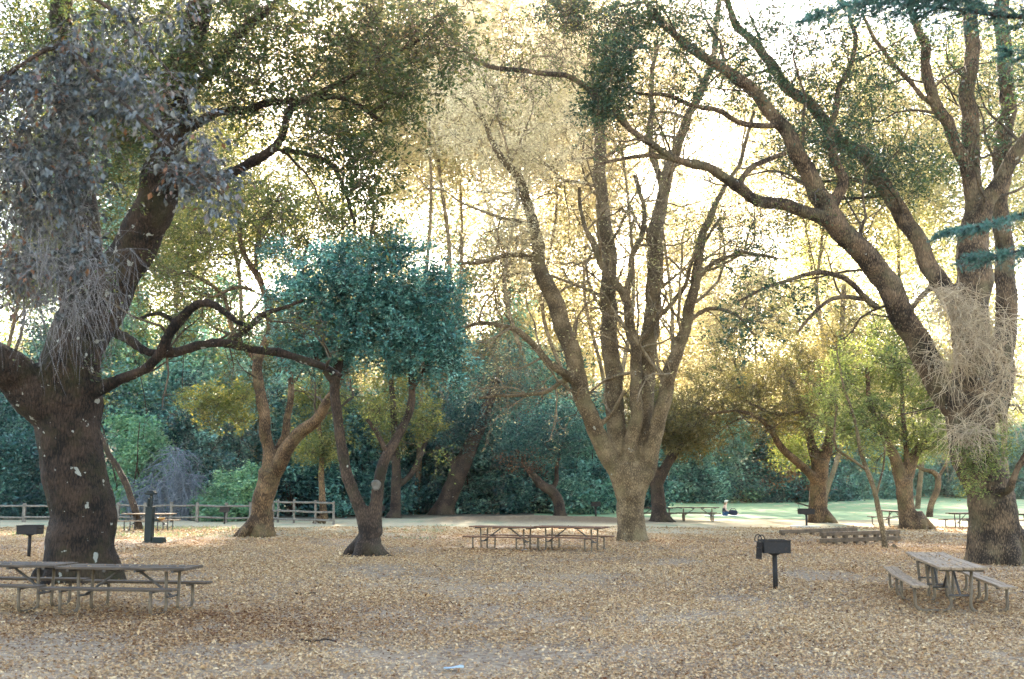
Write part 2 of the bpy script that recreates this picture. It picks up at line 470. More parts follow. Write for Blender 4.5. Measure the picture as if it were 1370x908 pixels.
def side_branches(acc, mats, W, per_m, L0, up, minr, zmin=3.0, leaf=None, nch=4):
    P0, D0, LL, RR = [], [], [], []
    for w in W:
        seg = np.linalg.norm(np.diff(w[:, :3], axis=0), axis=1); ln = seg.sum()
        n = rng.poisson(ln * per_m)
        for _ in range(n):
            i = int(len(w) * rng.uniform(0.25, 0.98)); i = max(1, min(i, len(w) - 2))
            if w[i, 2] < zmin: continue
            t = unit(w[i + 1, :3] - w[i - 1, :3]); q = rng.normal(size=3); q -= t * np.dot(q, t); q = unit(q)
            f = np.clip((w[i, 3] / 0.12) ** 0.5, 0.5, 1.3)
            l = L0 * rng.uniform(0.45, 1.25) * f
            P0.append(w[i, :3]); D0.append(t * 0.6 + q + [0, 0, up]); LL.append(l); RR.append(max(minr * 1.2, min(0.5 * w[i, 3], 0.010 + 0.014 * l)))
    if not P0: return
    P0, D0, LL, RR = map(np.array, (P0, D0, LL, RR))
    nodesP, nodesR = [], []
    for lev in range(3):
        pts, rad = grow(P0, D0, LL, RR, 7, 0.25 + .06 * lev, up * .12)
        tubes(acc, pts, rad, 6 - lev, 0)
        nodesP.append(pts[:, 1:].reshape(-1, 3)); nodesR.append(rad[:, 1:].reshape(-1))
        if lev == 2: break
        n = len(pts); k = nch + lev
        a = np.repeat(np.arange(n), k); ki = rng.integers(2, 7, n * k)
        t = unit(pts[a, np.minimum(ki, 6)] - pts[a, ki - 1])
        q = rng.normal(size=t.shape)
        P0 = pts[a, ki]; D0 = t * .8 + unit(q) * .9; LL = LL[a] * rng.uniform(.28, .6, len(a)); RR = np.maximum(minr * (.9 - .25 * lev), rad[a, ki] * .6)
    if leaf:
        mat, per, size = leaf
        mi = len(mats); mats.append(M[mat])
        a = np.repeat(np.arange(len(pts)), per); k = rng.integers(2, 7, len(a))
        leaves(acc, pts[a, k] + rng.normal(size=(len(a), 3)) * .05, size, np.clip(rng.normal(.5, .25, len(a)), 0, 1), mi, .4, .55, dirs=unit(pts[a, 6] - pts[a, 0]))
    return np.concatenate(nodesP), np.concatenate(nodesR)


def px_tree(name, label, cat, base, Y0, limbs, groups, bark, voxel=0.05, lump=0.06, root=None, wob=0.04, group=None, twig='bark_twig', thick=0.075, minr=0.006, wander=0.15, rootn=6, side=None):
    """limbs in pixels at depth Y0; groups: list of dict(blobs, mat, n, size, sig, spray, droop, ...)"""
    g = ground_at(base, Y0)
    e = thing(name, label, cat, loc=g, group=group)
    W = [px_limb(l, Y0, wob) for l in limbs]
    big, thin = [], []
    for w in W:
        ok = w[:, 3] > thick
        k = len(w) if ok.all() else int(np.argmin(ok))
        if k >= 3: big.append(w[:k])
        if k < len(w) - 1: thin.append(w[max(0, k - 2):])
    if root: big += roots(g, root, rootn)
    tm = trunk_mesh(big, voxel, M[bark], lump, g)
    link('trunk', tm, e)
    acc = Acc()
    mats = [M[twig], M[bark]]
    for w in thin:
        idx = np.arange(len(w))
        tubes(acc, w[None, :, :3], w[None, :, 3], 7, 1)
    nodes = np.concatenate([w[:, :3] for w in W]); rads = np.concatenate([w[:, 3] for w in W])
    hi = nodes[:, 2] > 1.6
    nodes, rads = nodes[hi], rads[hi]
    if side:
        got = side_branches(acc, mats, W, side[0], side[1], side[2], minr, leaf=side[3])
        if got is not None:
            nodes = np.concatenate([nodes, got[0]]); rads = np.concatenate([rads, got[1]])
    for gr in groups:
        crown_group(acc, mats, nodes, rads, gr, Y0, minr, wander)
    acc.build('crown', mats, e, g)
    return e


def crown_group(acc, mats, nodes, rads, gr, Y0, minr=0.006, wander=0.15, C=None):
    if C is None: C = blob_points(gr['blobs'], Y0, gr.get('shell', 0.5))
    T, TR = attach(nodes, rads, C, gr.get('minr', minr), gr.get('wander', wander), gr.get('sag', 0.0))
    tubes(acc, T, TR, 5, 0)
    if gr.get('spray', 0):
        sp_, sr_ = sprays(C, gr['spray'], gr.get('slen', 0.6), gr.get('droop', 0), gr.get('sr', minr * .7), gr.get('horiz', 0))
        tubes(acc, sp_, sr_, 3, 0, rng.uniform(0, 1, len(sp_)))
    if gr.get('n', 0):
        mi = len(mats); mats.append(M[gr['mat']])
        n = int(gr['n'] * gr.get('nmul', NMUL)); tot = n * len(C)
        cr = np.repeat(np.clip(rng.normal(0.42, 0.27, len(C)), 0, 1), n)
        if gr.get('spray', 0) and gr.get('ontwig', True):
            # leaves sit along the twigs of the spray
            m = max(1, int(tot / len(sp_)))
            a = np.repeat(np.arange(len(sp_)), m); t = rng.uniform(0.25, 1.05, len(a))
            seg = np.minimum((t * 3).astype(int), 2); fr = (t * 3 - seg)[:, None]
            pos = sp_[a, seg] * (1 - fr) + sp_[a, seg + 1] * fr
            pos = pos + rng.normal(size=pos.shape) * gr.get('sig', 0.08)
            cr = np.repeat(np.clip(rng.normal(0.45, 0.2, len(C)), 0, 1), gr['spray'] * m)
            dirs = unit(sp_[a, 3] - sp_[a, 0])
        else:
            sg = gr.get('sig', 0.3)
            pos = np.repeat(C, n, 0) + rng.normal(size=(tot, 3)) * np.array([sg, sg, sg * gr.get('flat', 0.75)])
            dirs = None
        rn = np.clip(cr + rng.normal(0, 0.2, len(pos)), 0, 1)
        leaves(acc, pos, gr.get('size', 0.08), rn, mi, gr.get('up', 0.4), gr.get('wr', 0.5), dirs=dirs, droop=gr.get('ldroop', 0.0))


def auto_tree(name, label, cat, px, Y, h, w, base_frac, mat, bark, nclus=160, nleaf=60, size=0.16, lean=0.0, group=None, depth=None, spray=0, sig=None, lobes=9, mat2=None, trunk_r=None, twig='bark_twig', shell=0.45, droop=0.0, slen=0.8, up=0.4, wr=0.55, stems=1):
    g = ground_at(px, Y)
    e = thing(name, label, cat, loc=g, group=group)
    depth = depth or w
    tr = trunk_r or max(0.06, h * 0.012)
    limbs = []
    top = g + np.array([lean * h, rng.uniform(-.05, .05) * h, h * 0.86])
    for s in range(stems):
        off = np.array([rng.normal() * 0.15 * w, rng.normal() * .15 * w, 0]) if stems > 1 else np.zeros(3)
        b = g + off * 0.4
        tp = top + off * 1.6
        n = 6
        pl = [[*(b + (tp - b) * t + rng.normal(size=3) * [h * .018, h * .018, 0] * (t > 0)) , max(0.03, tr * (1.05 - 0.9 * t))] for t in np.linspace(0, 1, n)]
        pl[0][2] -= 0.2
        limbs.append(catmull(pl, 0.5))
    main = limbs[0]
    c0 = g + np.array([lean * h * 0.6, 0, h * (base_frac + (1 - base_frac) * 0.5)])
    ext = np.array([w * 0.5, depth * 0.5, h * (1 - base_frac) * 0.5])
    # limbs into the lobes
    LC = []
    if base_frac == 0.0:
        for i in range(7):
            an = rng.uniform(0, 6.28)
            LC.append(g + np.array([math.cos(an) * w * .42, math.sin(an) * depth * .4, h * rng.uniform(.08, .2)]))
    for i in range(lobes):
        d = unit(rng.normal(size=3)) * rng.uniform(0.35, 0.8)
        LC.append(c0 + d * ext)
    for c in LC:
        st = limbs[rng.integers(len(limbs))]
        kk = np.where(st[:, 2] < c[2] - 0.1 * h)[0]
        k = kk[-1] if len(kk) else 1
        k = max(1, min(k, len(st) - 2))
        p = st[k]; r = p[3] * 0.55
        mid = (p[:3] + c) / 2 + rng.normal(size=3) * 0.05 * h + [0, 0, 0.03 * h]
        limbs.append(catmull([[*p[:3], r], [*mid, r * .7], [*c, max(.02, r * .35)]], 0.5))
    acc0 = Acc()
    for wl in limbs:
        tubes(acc0, wl[None, :, :3], wl[None, :, 3], 8 if wl[0, 3] > .1 else 6, 0)
    acc0.build('trunk', [M[bark]], e, g)
    C = []
    per = max(3, nclus // len(LC))
    for c in LC:
        rr = ext * rng.uniform(0.32, 0.52)
        d = unit(rng.normal(size=(per, 3))) * (rng.uniform(0, 1, (per, 1)) ** shell)
        C.append(c + d * rr)
    C = np.concatenate(C)
    C = C[C[:, 2] > g[2] + 0.15]
    nodes = np.concatenate([q[:, :3] for q in limbs]); rads = np.concatenate([q[:, 3] for q in limbs])
    acc = Acc(); mats = [M[twig]]
    cut = rng.uniform(0, 1, len(C)) < (0.3 if mat2 else 0)
    mn = 0.00022 * Y
    for sel, mm in ((~cut, mat), (cut, mat2)):
        if sel.sum() == 0: continue
        crown_group(acc, mats, nodes, rads, dict(mat=mm, n=nleaf, size=size, sig=sig or w * 0.055, nmul=1.0, spray=spray, slen=slen, droop=droop, up=up, wr=wr, minr=mn, ontwig=False if droop == 0 else True), Y, C=C[sel])
    acc.build('crown', mats, e, g)
    return e


#@@SETTING
# ------------------------------------------------------------------ ground
def build_ground():
    ys = np.concatenate([np.arange(-60, 8, 4.0), np.arange(8, 30, 0.5), np.arange(30, 90, 1.0), np.arange(90, 240, 3.0), np.arange(240, 440, 20.0)])
    xs = np.concatenate([np.arange(-260, -60, 20.0), np.arange(-60, -24, 2.0), np.arange(-24, 24, 0.6), np.arange(24, 60, 2.0), np.arange(60, 281, 20.0)])
    X, Yg = np.meshgrid(xs, ys)
    Z = gz(X, Yg)
    V = np.stack([X, Yg, Z], -1).reshape(-1, 3)
    nx = len(xs); i = np.arange(len(ys) - 1)[:, None] * nx; j = np.arange(nx - 1)[None, :]
    Fq = np.stack([i + j, i + j + 1, i + j + nx + 1, i + j + nx], -1).reshape(-1, 4)
    a = Acc(); a.add(V, Fq)
    m, nt, out = newmat('ground_litter'); L = nt.links.new; N = nt.nodes.new
    tc = N('ShaderNodeTexCoord')
    sep = N('ShaderNodeSeparateXYZ'); L(tc.outputs['Object'], sep.inputs[0])

    def noise(scale, det=5, rough=.6, vec=None):
        n = N('ShaderNodeTexNoise'); n.inputs['Scale'].default_value = scale; n.inputs['Detail'].default_value = det; n.inputs['Roughness'].default_value = rough
        L(vec or tc.outputs['Object'], n.inputs['Vector']); return n
    vo = N('ShaderNodeTexVoronoi'); vo.inputs['Scale'].default_value = 16; L(tc.outputs['Object'], vo.inputs['Vector'])
    sv = N('ShaderNodeSeparateColor'); L(vo.outputs['Color'], sv.inputs[0])
    lit = ramp(nt, [(0.0, (0.10, 0.055, 0.03)), (0.3, (0.25, 0.16, 0.09)), (0.65, (0.40, 0.29, 0.175)), (1.0, (0.50, 0.39, 0.25))]); L(sv.outputs[0], lit.inputs[0])
    big = noise(0.28, 6, .65)
    soil = ramp(nt, [(0.38, (0.085, 0.062, 0.053)), (0.55, (0.15, 0.105, 0.075)), (0.72, (0.23, 0.16, 0.105))]); L(big.outputs['Fac'], soil.inputs[0])
    m1 = N('ShaderNodeMix'); m1.data_type = 'RGBA'; m1.inputs[0].default_value = 0.36
    L(soil.outputs[0], m1.inputs[6]); L(lit.outputs[0], m1.inputs[7])
    # straw-pale dry ground in the farther clearing
    ny = noise(0.12, 5, .6)
    ma = N('ShaderNodeMath'); ma.operation = 'MULTIPLY_ADD'; ma.inputs[1].default_value = 16; L(ny.outputs['Fac'], ma.inputs[0]); L(sep.outputs[1], ma.inputs[2])
    mr = N('ShaderNodeMapRange'); mr.inputs[1].default_value = 52; mr.inputs[2].default_value = 62; L(ma.outputs[0], mr.inputs[0])
    sn = noise(6, 5, .7)
    straw = ramp(nt, [(0.3, (0.32, 0.245, 0.145)), (0.7, (0.45, 0.365, 0.235))]); L(sn.outputs['Fac'], straw.inputs[0])
    gr = noise(0.35, 5, .65)
    grm = ramp(nt, [(0.52, (0, 0, 0)), (0.63, (.8, .8, .8))]); L(gr.outputs['Fac'], grm.inputs[0])
    gm = N('ShaderNodeMix'); gm.data_type = 'RGBA'; L(grm.outputs[0], gm.inputs[0]); L(straw.outputs[0], gm.inputs[6]); gm.inputs[7].default_value = (0.20, 0.24, 0.14, 1)
    m2 = N('ShaderNodeMix'); m2.data_type = 'RGBA'; L(mr.outputs[0], m2.inputs[0]); L(m1.outputs[2], m2.inputs[6]); L(gm.outputs[2], m2.inputs[7])
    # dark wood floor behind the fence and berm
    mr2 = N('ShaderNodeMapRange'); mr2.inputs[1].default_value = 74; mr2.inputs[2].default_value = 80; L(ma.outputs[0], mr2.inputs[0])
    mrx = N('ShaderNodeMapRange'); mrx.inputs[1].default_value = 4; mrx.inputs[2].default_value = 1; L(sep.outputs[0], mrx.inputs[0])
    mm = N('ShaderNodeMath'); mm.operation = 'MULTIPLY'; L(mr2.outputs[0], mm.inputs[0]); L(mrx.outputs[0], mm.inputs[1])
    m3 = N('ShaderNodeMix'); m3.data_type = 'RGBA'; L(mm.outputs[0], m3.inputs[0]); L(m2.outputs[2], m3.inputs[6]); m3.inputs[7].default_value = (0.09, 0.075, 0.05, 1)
    # brown mulch on the low earth bank
    def rng_map(sock, a_, b_):
        q = N('ShaderNodeMapRange'); q.inputs[1].default_value = a_; q.inputs[2].default_value = b_; L(sock, q.inputs[0]); return q.outputs[0]

    def mulm(a_, b_):
        q = N('ShaderNodeMath'); q.operation = 'MULTIPLY'; L(a_, q.inputs[0]); L(b_, q.inputs[1]); return q.outputs[0]
    nx = N('ShaderNodeMath'); nx.operation = 'MULTIPLY_ADD'; nx.inputs[1].default_value = 5; L(sn.outputs['Fac'], nx.inputs[0]); L(sep.outputs[1], nx.inputs[2])
    bank = mulm(mulm(rng_map(nx.outputs[0], 61.5, 63.5), rng_map(nx.outputs[0], 73, 70)), mulm(rng_map(sep.outputs[0], -5.5, -3.5), rng_map(sep.outputs[0], 9, 6.5)))
    mb = N('ShaderNodeMix'); mb.data_type = 'RGBA'; L(bank, mb.inputs[0]); L(m3.outputs[2], mb.inputs[6])
    bc = ramp(nt, [(0.3, (0.09, 0.056, 0.033)), (0.7, (0.20, 0.14, 0.085))]); L(sn.outputs['Fac'], bc.inputs[0]); L(bc.outputs[0], mb.inputs[7])
    pb = N('ShaderNodeBsdfPrincipled'); pb.inputs['Roughness'].default_value = 0.95; pb.inputs['Specular IOR Level'].default_value = 0.1
    L(mb.outputs[2], pb.inputs['Base Color'])
    bp = N('ShaderNodeBump'); bp.inputs['Strength'].default_value = 0.7; bp.inputs['Distance'].default_value = 0.03
    L(sv.outputs[1], bp.inputs['Height']); L(bp.outputs[0], pb.inputs['Normal'])
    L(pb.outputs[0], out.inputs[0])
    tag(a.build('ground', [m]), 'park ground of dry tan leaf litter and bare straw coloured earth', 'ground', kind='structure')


def build_lawn():
    xs = np.linspace(0, 1, 90); ts = np.linspace(0, 1, 60)
    Xs, Ts = np.meshgrid(xs, ts)
    # near edge runs from (2,70) out to (70,66); far edge to the wood
    X = 1.5 + Xs * 95
    yn = 69 + 2.0 * np.sin(X * 0.23) + 0.8 * np.sin(X * .9) + np.clip(X - 22, 0, 60) * 0.10
    yf = 119 + np.clip(X - 20, 0, 40) * 1.0
    Yg = yn + (yf - yn) * Ts
    Z = gz(X, Yg) + 0.012
    V = np.stack([X, Yg, Z], -1).reshape(-1, 3)
    nx = len(xs); i = np.arange(len(ts) - 1)[:, None] * nx; j = np.arange(nx - 1)[None, :]
    Fq = np.stack([i + j, i + j + 1, i + j + nx + 1, i + j + nx], -1).reshape(-1, 4)
    a = Acc(); a.add(V, Fq)
    m = surfmat('lawn_grass', (0.15, 0.255, 0.115), 0.22, 0.35, 0.95, bump=0.3, dirt=(0.22, 0.26, 0.125))
    tag(a.build('lawn', [m]), 'pale green mown lawn opening beyond the trees', 'lawn', kind='structure')


def vnoise(x, y, s, seed):
    g = np.random.default_rng(seed).uniform(0, 1, (256, 256))
    u, v = x / s + 500.3, y / s + 500.7
    i, j = np.floor(u).astype(int), np.floor(v).astype(int); fu, fv = u - i, v - j
    fu, fv = fu * fu * (3 - 2 * fu), fv * fv * (3 - 2 * fv)
    G = lambda p, q: g[p % 256, q % 256]
    return (G(i, j) * (1 - fu) + G(i + 1, j) * fu) * (1 - fv) + (G(i, j + 1) * (1 - fu) + G(i + 1, j + 1) * fu) * fv


def build_litter():
    a = Acc()
    n = 640000
    # depth with density falling away from the camera
    u = rng.uniform(0, 1, n)
    Y = 9.5 * (56 / 9.5) ** (u ** 0.9)
    half = Y * 0.50 + 1.5
    X = rng.uniform(-1, 1, n) * half
    keep = np.zeros(n, bool)
    dn = .5 * vnoise(X, Y, 2.6, 1) + .3 * vnoise(X, Y, .9, 2) + .2 * vnoise(X, Y, .35, 3)
    bare = np.exp(-((Y - 14.8) / 1.0) ** 2 - ((X - 0.4) / 2.8) ** 2) + .8 * np.exp(-((Y - 13.2) / .7) ** 2 - ((X - 4) / 2.0) ** 2) + .7 * np.exp(-((Y - 29.5) / 2.5) ** 2 - ((X - 14.5) / 4) ** 2)
    keep = rng.uniform(0, 1, n) < np.clip((dn - .22) * 3.4, .22, 1) * (1 - 0.85 * np.minimum(bare, 1))
    X, Y = X[keep], Y[keep]; n = len(X)
    pos = np.stack([X, Y, gz(X, Y) + rng.uniform(0.004, 0.035, n)], -1)
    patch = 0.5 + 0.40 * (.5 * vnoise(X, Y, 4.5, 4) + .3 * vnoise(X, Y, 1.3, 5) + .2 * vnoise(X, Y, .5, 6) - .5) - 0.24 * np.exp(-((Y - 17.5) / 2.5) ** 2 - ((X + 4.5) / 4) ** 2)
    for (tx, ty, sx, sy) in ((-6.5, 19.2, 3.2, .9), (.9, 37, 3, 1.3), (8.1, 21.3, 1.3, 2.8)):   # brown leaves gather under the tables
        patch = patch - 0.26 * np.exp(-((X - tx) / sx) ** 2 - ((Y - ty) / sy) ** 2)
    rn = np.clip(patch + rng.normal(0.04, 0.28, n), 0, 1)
    size = (0.027 + 0.0008 * Y) * np.exp(rng.normal(0, .32, n))
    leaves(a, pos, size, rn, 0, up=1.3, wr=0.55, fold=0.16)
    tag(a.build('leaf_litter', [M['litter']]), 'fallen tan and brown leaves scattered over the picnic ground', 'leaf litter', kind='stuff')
    # grass tufts by the clearing edge
    b = Acc()
    n = 26000
    Y = rng.uniform(44, 58, n); X = rng.uniform(-1, 1, n) * Y * 0.48
    k = (np.sin(X * 0.35 + 1.1) + np.sin(Y * 0.9 + X * 0.2) + rng.normal(0, .4, n)) > 0.75
    k &= X < -3
    X, Y = X[k], Y[k]; n = len(X)
    pos = np.stack([X, Y, gz(X, Y)], -1)
    d = np.tile([0, 0, 1.0], (n, 1)) + rng.normal(size=(n, 3)) * .25
    leaves(b, pos, 0.13, np.clip(rng.normal(.5, .25, n), 0, 1), 0, up=0, wr=0.16, dirs=d)
    tag(b.build('grass_tufts', [M['grassy']]), 'thin green grass growing in the pale clearing', 'grass', kind='stuff')


build_ground(); build_lawn(); build_litter()

#@@NEARTREES
# ------------------------------------------------------------------ the big bay tree by the tables
px_tree('bay_tree', 'huge dark mossy forked trunk rising behind the long dark table pair', 'tree', 108, 25.4, [
    [(120, 795, 0, 50), (112, 745, 0, 45), (106, 690, 0, 42.5), (97, 640, 0, 41.5), (91, 585, 0, 41.5), (89, 535, 0, 44), (95, 490, 0, 40)],
    [(92, 560, 0, 30), (45, 535, -.4, 30), (5, 490, -1, 27), (-50, 440, -2, 23), (-120, 360, -3, 18), (-200, 250, -4, 10)],
    [(90, 545, 0, 42), (100, 470, 0, 38), (106, 400, 0.3, 31), (110, 320, .5, 26), (100, 220, 1, 21), (90, 100, 1.5, 17), (80, -50, 2, 13), (70, -220, 2, 8)],
    [(112, 460, 0, 30), (150, 385, -.3, 30), (185, 312, -.6, 29), (218, 245, -1, 26), (234, 170, -1.3, 22), (242, 90, -1.5, 19), (262, 10, -1.8, 17), (285, -120, -2, 10)],
    [(225, 255, -1, 10), (262, 240, -1.3, 9), (310, 222, -1.7, 8), (350, 208, -2, 7), (372, 185, -2.2, 6), (380, 150, -2.3, 6), (415, 132, -2.5, 5), (470, 140, -2.7, 3.5), (520, 165, -3, 2)],
    [(245, 175, -1.3, 9), (290, 155, -1.7, 7), (350, 138, -2, 6), (410, 128, -2.3, 5), (470, 100, -2.5, 4), (540, 70, -2.8, 3), (590, 30, -3, 2)],
    [(238, 140, -1.3, 12), (275, 98, -1.6, 9), (310, 60, -2, 8), (350, 22, -2.3, 7), (395, -20, -2.5, 5), (470, -60, -3, 3)],
    [(380, 200, -2, 4), (430, 210, -2.2, 3.4), (460, 260, -2.4, 2.6), (480, 300, -2.6, 2)],
    [(112, 524, -.1, 13), (150, 514, -.4, 8.5), (190, 494, -.8, 7.5), (213, 472, -1, 7.5), (235, 432, -1.3, 7.5), (262, 411, -1.6, 6.5), (288, 408, -1.8, 5), (312, 432, -2, 3.6), (335, 440, -2.2, 2.5)],
    [(125, 415, 0, 7.8), (150, 447, -.3, 7.0), (185, 463, -.6, 6.6), (220, 468, -.9, 7.0), (270, 463, -1.2, 7.0), (320, 463, -1.5, 6.6), (370, 474, -1.8, 6.2), (415, 488, -2, 5.5), (450, 505, -2.2, 3.1)],
    [(300, 462, -1.4, 4.5), (325, 445, -1.6, 4.5), (350, 425, -1.8, 4.5), (362, 410, -2, 3.2), (400, 402, -2.2, 2)],
    [(240, 435, -1.3, 4), (215, 420, -1.4, 3), (190, 430, -1.6, 2)],
], [
    dict(blobs=[(420, 60, -3, 140, 80, 3, 70), (330, 10, -2, 120, 60, 3, 60), (500, 30, -3, 90, 60, 3, 55), (450, 190, -2.6, 85, 75, 2, 50), (490, 255, -2.6, 50, 60, 1.5, 22), (330, 120, -2, 70, 70, 2, 40), (200, 0, 1, 140, 60, 4, 75), (60, 60, 1.5, 140, 100, 4, 95), (190, 90, 0.5, 90, 90, 3, 60), (170, 190, -1.5, 70, 90, 1.2, 40), (250, 100, -2, 60, 70, 1.2, 30), (520, 110, -3, 80, 60, 2, 44), (580, 50, -3, 70, 60, 2, 30)],
         mat='bay', n=34, nmul=1.7, size=0.105, spray=6, slen=0.6, sig=0.05, sr=0.005),
    dict(blobs=[(250, 390, -1.5, 70, 50, 1, 14), (380, 430, -2, 60, 40, 1, 12), (340, 330, 0, 90, 50, 2, 10), (60, 320, 0, 80, 120, 2, 24)], mat='oak_olive', n=10, size=0.07, spray=7, slen=0.6, sig=0.06, sr=0.0035),
    dict(blobs=[(0, -150, 1, 200, 120, 5, 60), (250, -180, 0, 200, 120, 5, 60), (-200, 100, -3, 120, 140, 4, 40)], mat='bay', n=60, size=0.12, sig=0.5),
], 'bark_bay', voxel=0.055, lump=0.07, root=.66, rootn=7, wob=0.13, minr=0.009, side=(0.75, 1.9, 0.1, ('bay', 3, 0.085)))

# ------------------------------------------------------------------ purple-leaved plum hanging in from the left
px_tree('plum_tree', 'purple and grey leaved tree with thin drooping twigs hanging in at the upper left corner', 'tree', -330, 13.5, [
    [(-330, 925, 0, 26), (-315, 700, 0, 22), (-280, 420, .2, 20), (-210, 180, .3, 17), (-120, 40, .2, 13), (-20, -50, 0, 10), (100, -100, 0, 8), (230, -130, 0, 5)],
    [(-280, 420, .2, 13), (-180, 260, -.2, 9), (-90, 160, -.3, 7), (0, 105, -.4, 5), (80, 62, -.4, 3.6), (130, 105, -.4, 3), (200, 170, -.5, 2.4), (265, 228, -.5, 1.8), (300, 262, -.5, 1)],
    [(-20, -50, 0, 6), (60, -20, .2, 4), (130, 0, .3, 3.2), (180, 45, .4, 2.4), (235, 110, .4, 1.6)],
    [(-180, 260, 0, 7), (-80, 230, .4, 5), (0, 200, .5, 3.5), (60, 215, .6, 2.6), (100, 280, .6, 1.8), (110, 370, .6, 1)],
    [(-90, 160, 0, 5), (-20, 130, .6, 3.5), (60, 90, .8, 2.6), (160, 80, .9, 2), (230, 130, .9, 1.2)],
], [
    dict(blobs=[(50, 110, 0, 120, 70, .8, 46), (95, 180, 0, 60, 80, .6, 30), (120, 60, 0, 80, 50, .6, 16), (180, 130, 0, 95, 60, .8, 38), (262, 215, -.3, 50, 60, .5, 24), (50, 230, .3, 90, 80, .8, 55), (25, 350, .4, 60, 75, .7, 30), (205, 25, .2, 70, 40, .6, 12), (290, 245, -.4, 25, 35, .3, 8), (120, 330, .3, 30, 40, .3, 6)],
         mat='purple', n=11, size=0.085, spray=4, slen=0.36, droop=0.5, sig=0.02, sr=0.0022, wr=0.62, ldroop=.5),
    dict(blobs=[(40, 270, .3, 80, 110, .8, 36), (90, 370, .4, 70, 60, .7, 22), (20, 180, .2, 60, 80, .8, 20), (160, 350, .2, 40, 30, .4, 5)],
         mat='purple', n=0, spray=6, slen=0.8, droop=0.9, sr=0.004),
    dict(blobs=[(-200, 60, 0, 150, 120, 1.5, 40), (-120, -120, 0, 200, 80, 1.5, 40)], mat='purple', n=60, size=0.09, sig=.25),
], 'bark_dark', voxel=0.04, lump=0.03, root=0.35, wob=0.03, twig='twig_grey', thick=0.03, minr=0.003, wander=0.1)

# ------------------------------------------------------------------ oak in front of the fence
px_tree('oak_tree', 'golden brown forked oak trunk standing between the drinking fountain and the round teal crowned tree', 'tree', 350, 46.5, [
    [(350, 724, 0, 17.6), (352, 690, 0, 14.4), (357, 655, 0, 14.4), (362, 630, 0, 15.2)],
    [(356, 660, 0, 11.2), (357, 610, 0, 8.8), (355, 560, .1, 8.0), (348, 510, .3, 7.2), (343, 485, .5, 6.4), (328, 470, .6, 4.0), (310, 440, .8, 3.6), (298, 392, 1, 3.2), (268, 372, 1, 2.7), (235, 365, 1, 2.1), (200, 350, 1, 1.6)],
    [(344, 490, .4, 5.6), (362, 440, .4, 5.6), (358, 400, .4, 5.2), (343, 372, .3, 4.8), (324, 332, .2, 4.0), (320, 300, 0, 3.2), (300, 262, 0, 2.4), (285, 220, 0, 1.6)],
    [(343, 372, .3, 3.2), (345, 330, 0, 2.8), (352, 295, -.3, 2.4), (375, 260, -.4, 1.6)],
    [(362, 640, 0, 12.0), (388, 600, -.3, 9.6), (408, 572, -.6, 8.8), (432, 545, -.9, 7.2), (455, 505, -1.2, 5.6), (475, 450, -1.4, 4.0), (490, 380, -1.5, 3.2), (500, 300, -1.5, 2.4)],
    [(366, 625, .2, 7.2), (380, 585, .5, 5.6), (390, 540, .8, 4.8), (385, 500, 1, 4.0), (372, 465, 1.2, 3.5), (376, 420, 1.4, 3.2), (400, 380, 1.5, 2.4), (410, 320, 1.6, 1.9)],
    [(338, 388, .3, 3.2), (310, 385, 0, 2.4), (285, 395, -.2, 1.9), (262, 390, -.4, 1.4)],
], [
    dict(blobs=[(330, 300, 0, 110, 50, 3, 60), (250, 340, 0, 80, 60, 3, 45), (400, 310, 0, 70, 50, 3, 36), (300, 240, 1, 130, 50, 3, 50), (230, 420, 1, 90, 50, 2, 30), (450, 290, 0, 60, 50, 2, 25)],
         mat='oak_olive', n=34, size=0.13, spray=6, slen=0.8, sig=0.08, sr=0.007),
    dict(blobs=[(310, 545, 1, 50, 30, 1.5, 26), (265, 540, 1, 30, 20, 1, 8)], mat='oak_olive', n=50, size=0.13, spray=4, slen=.6, sig=.1),
], 'bark_oak', voxel=0.06, lump=0.07, root=0.62, wob=0.12, minr=0.012, wander=0.22, side=(0.8, 2.4, 0.15, ('oak_olive', 4, 0.11)))

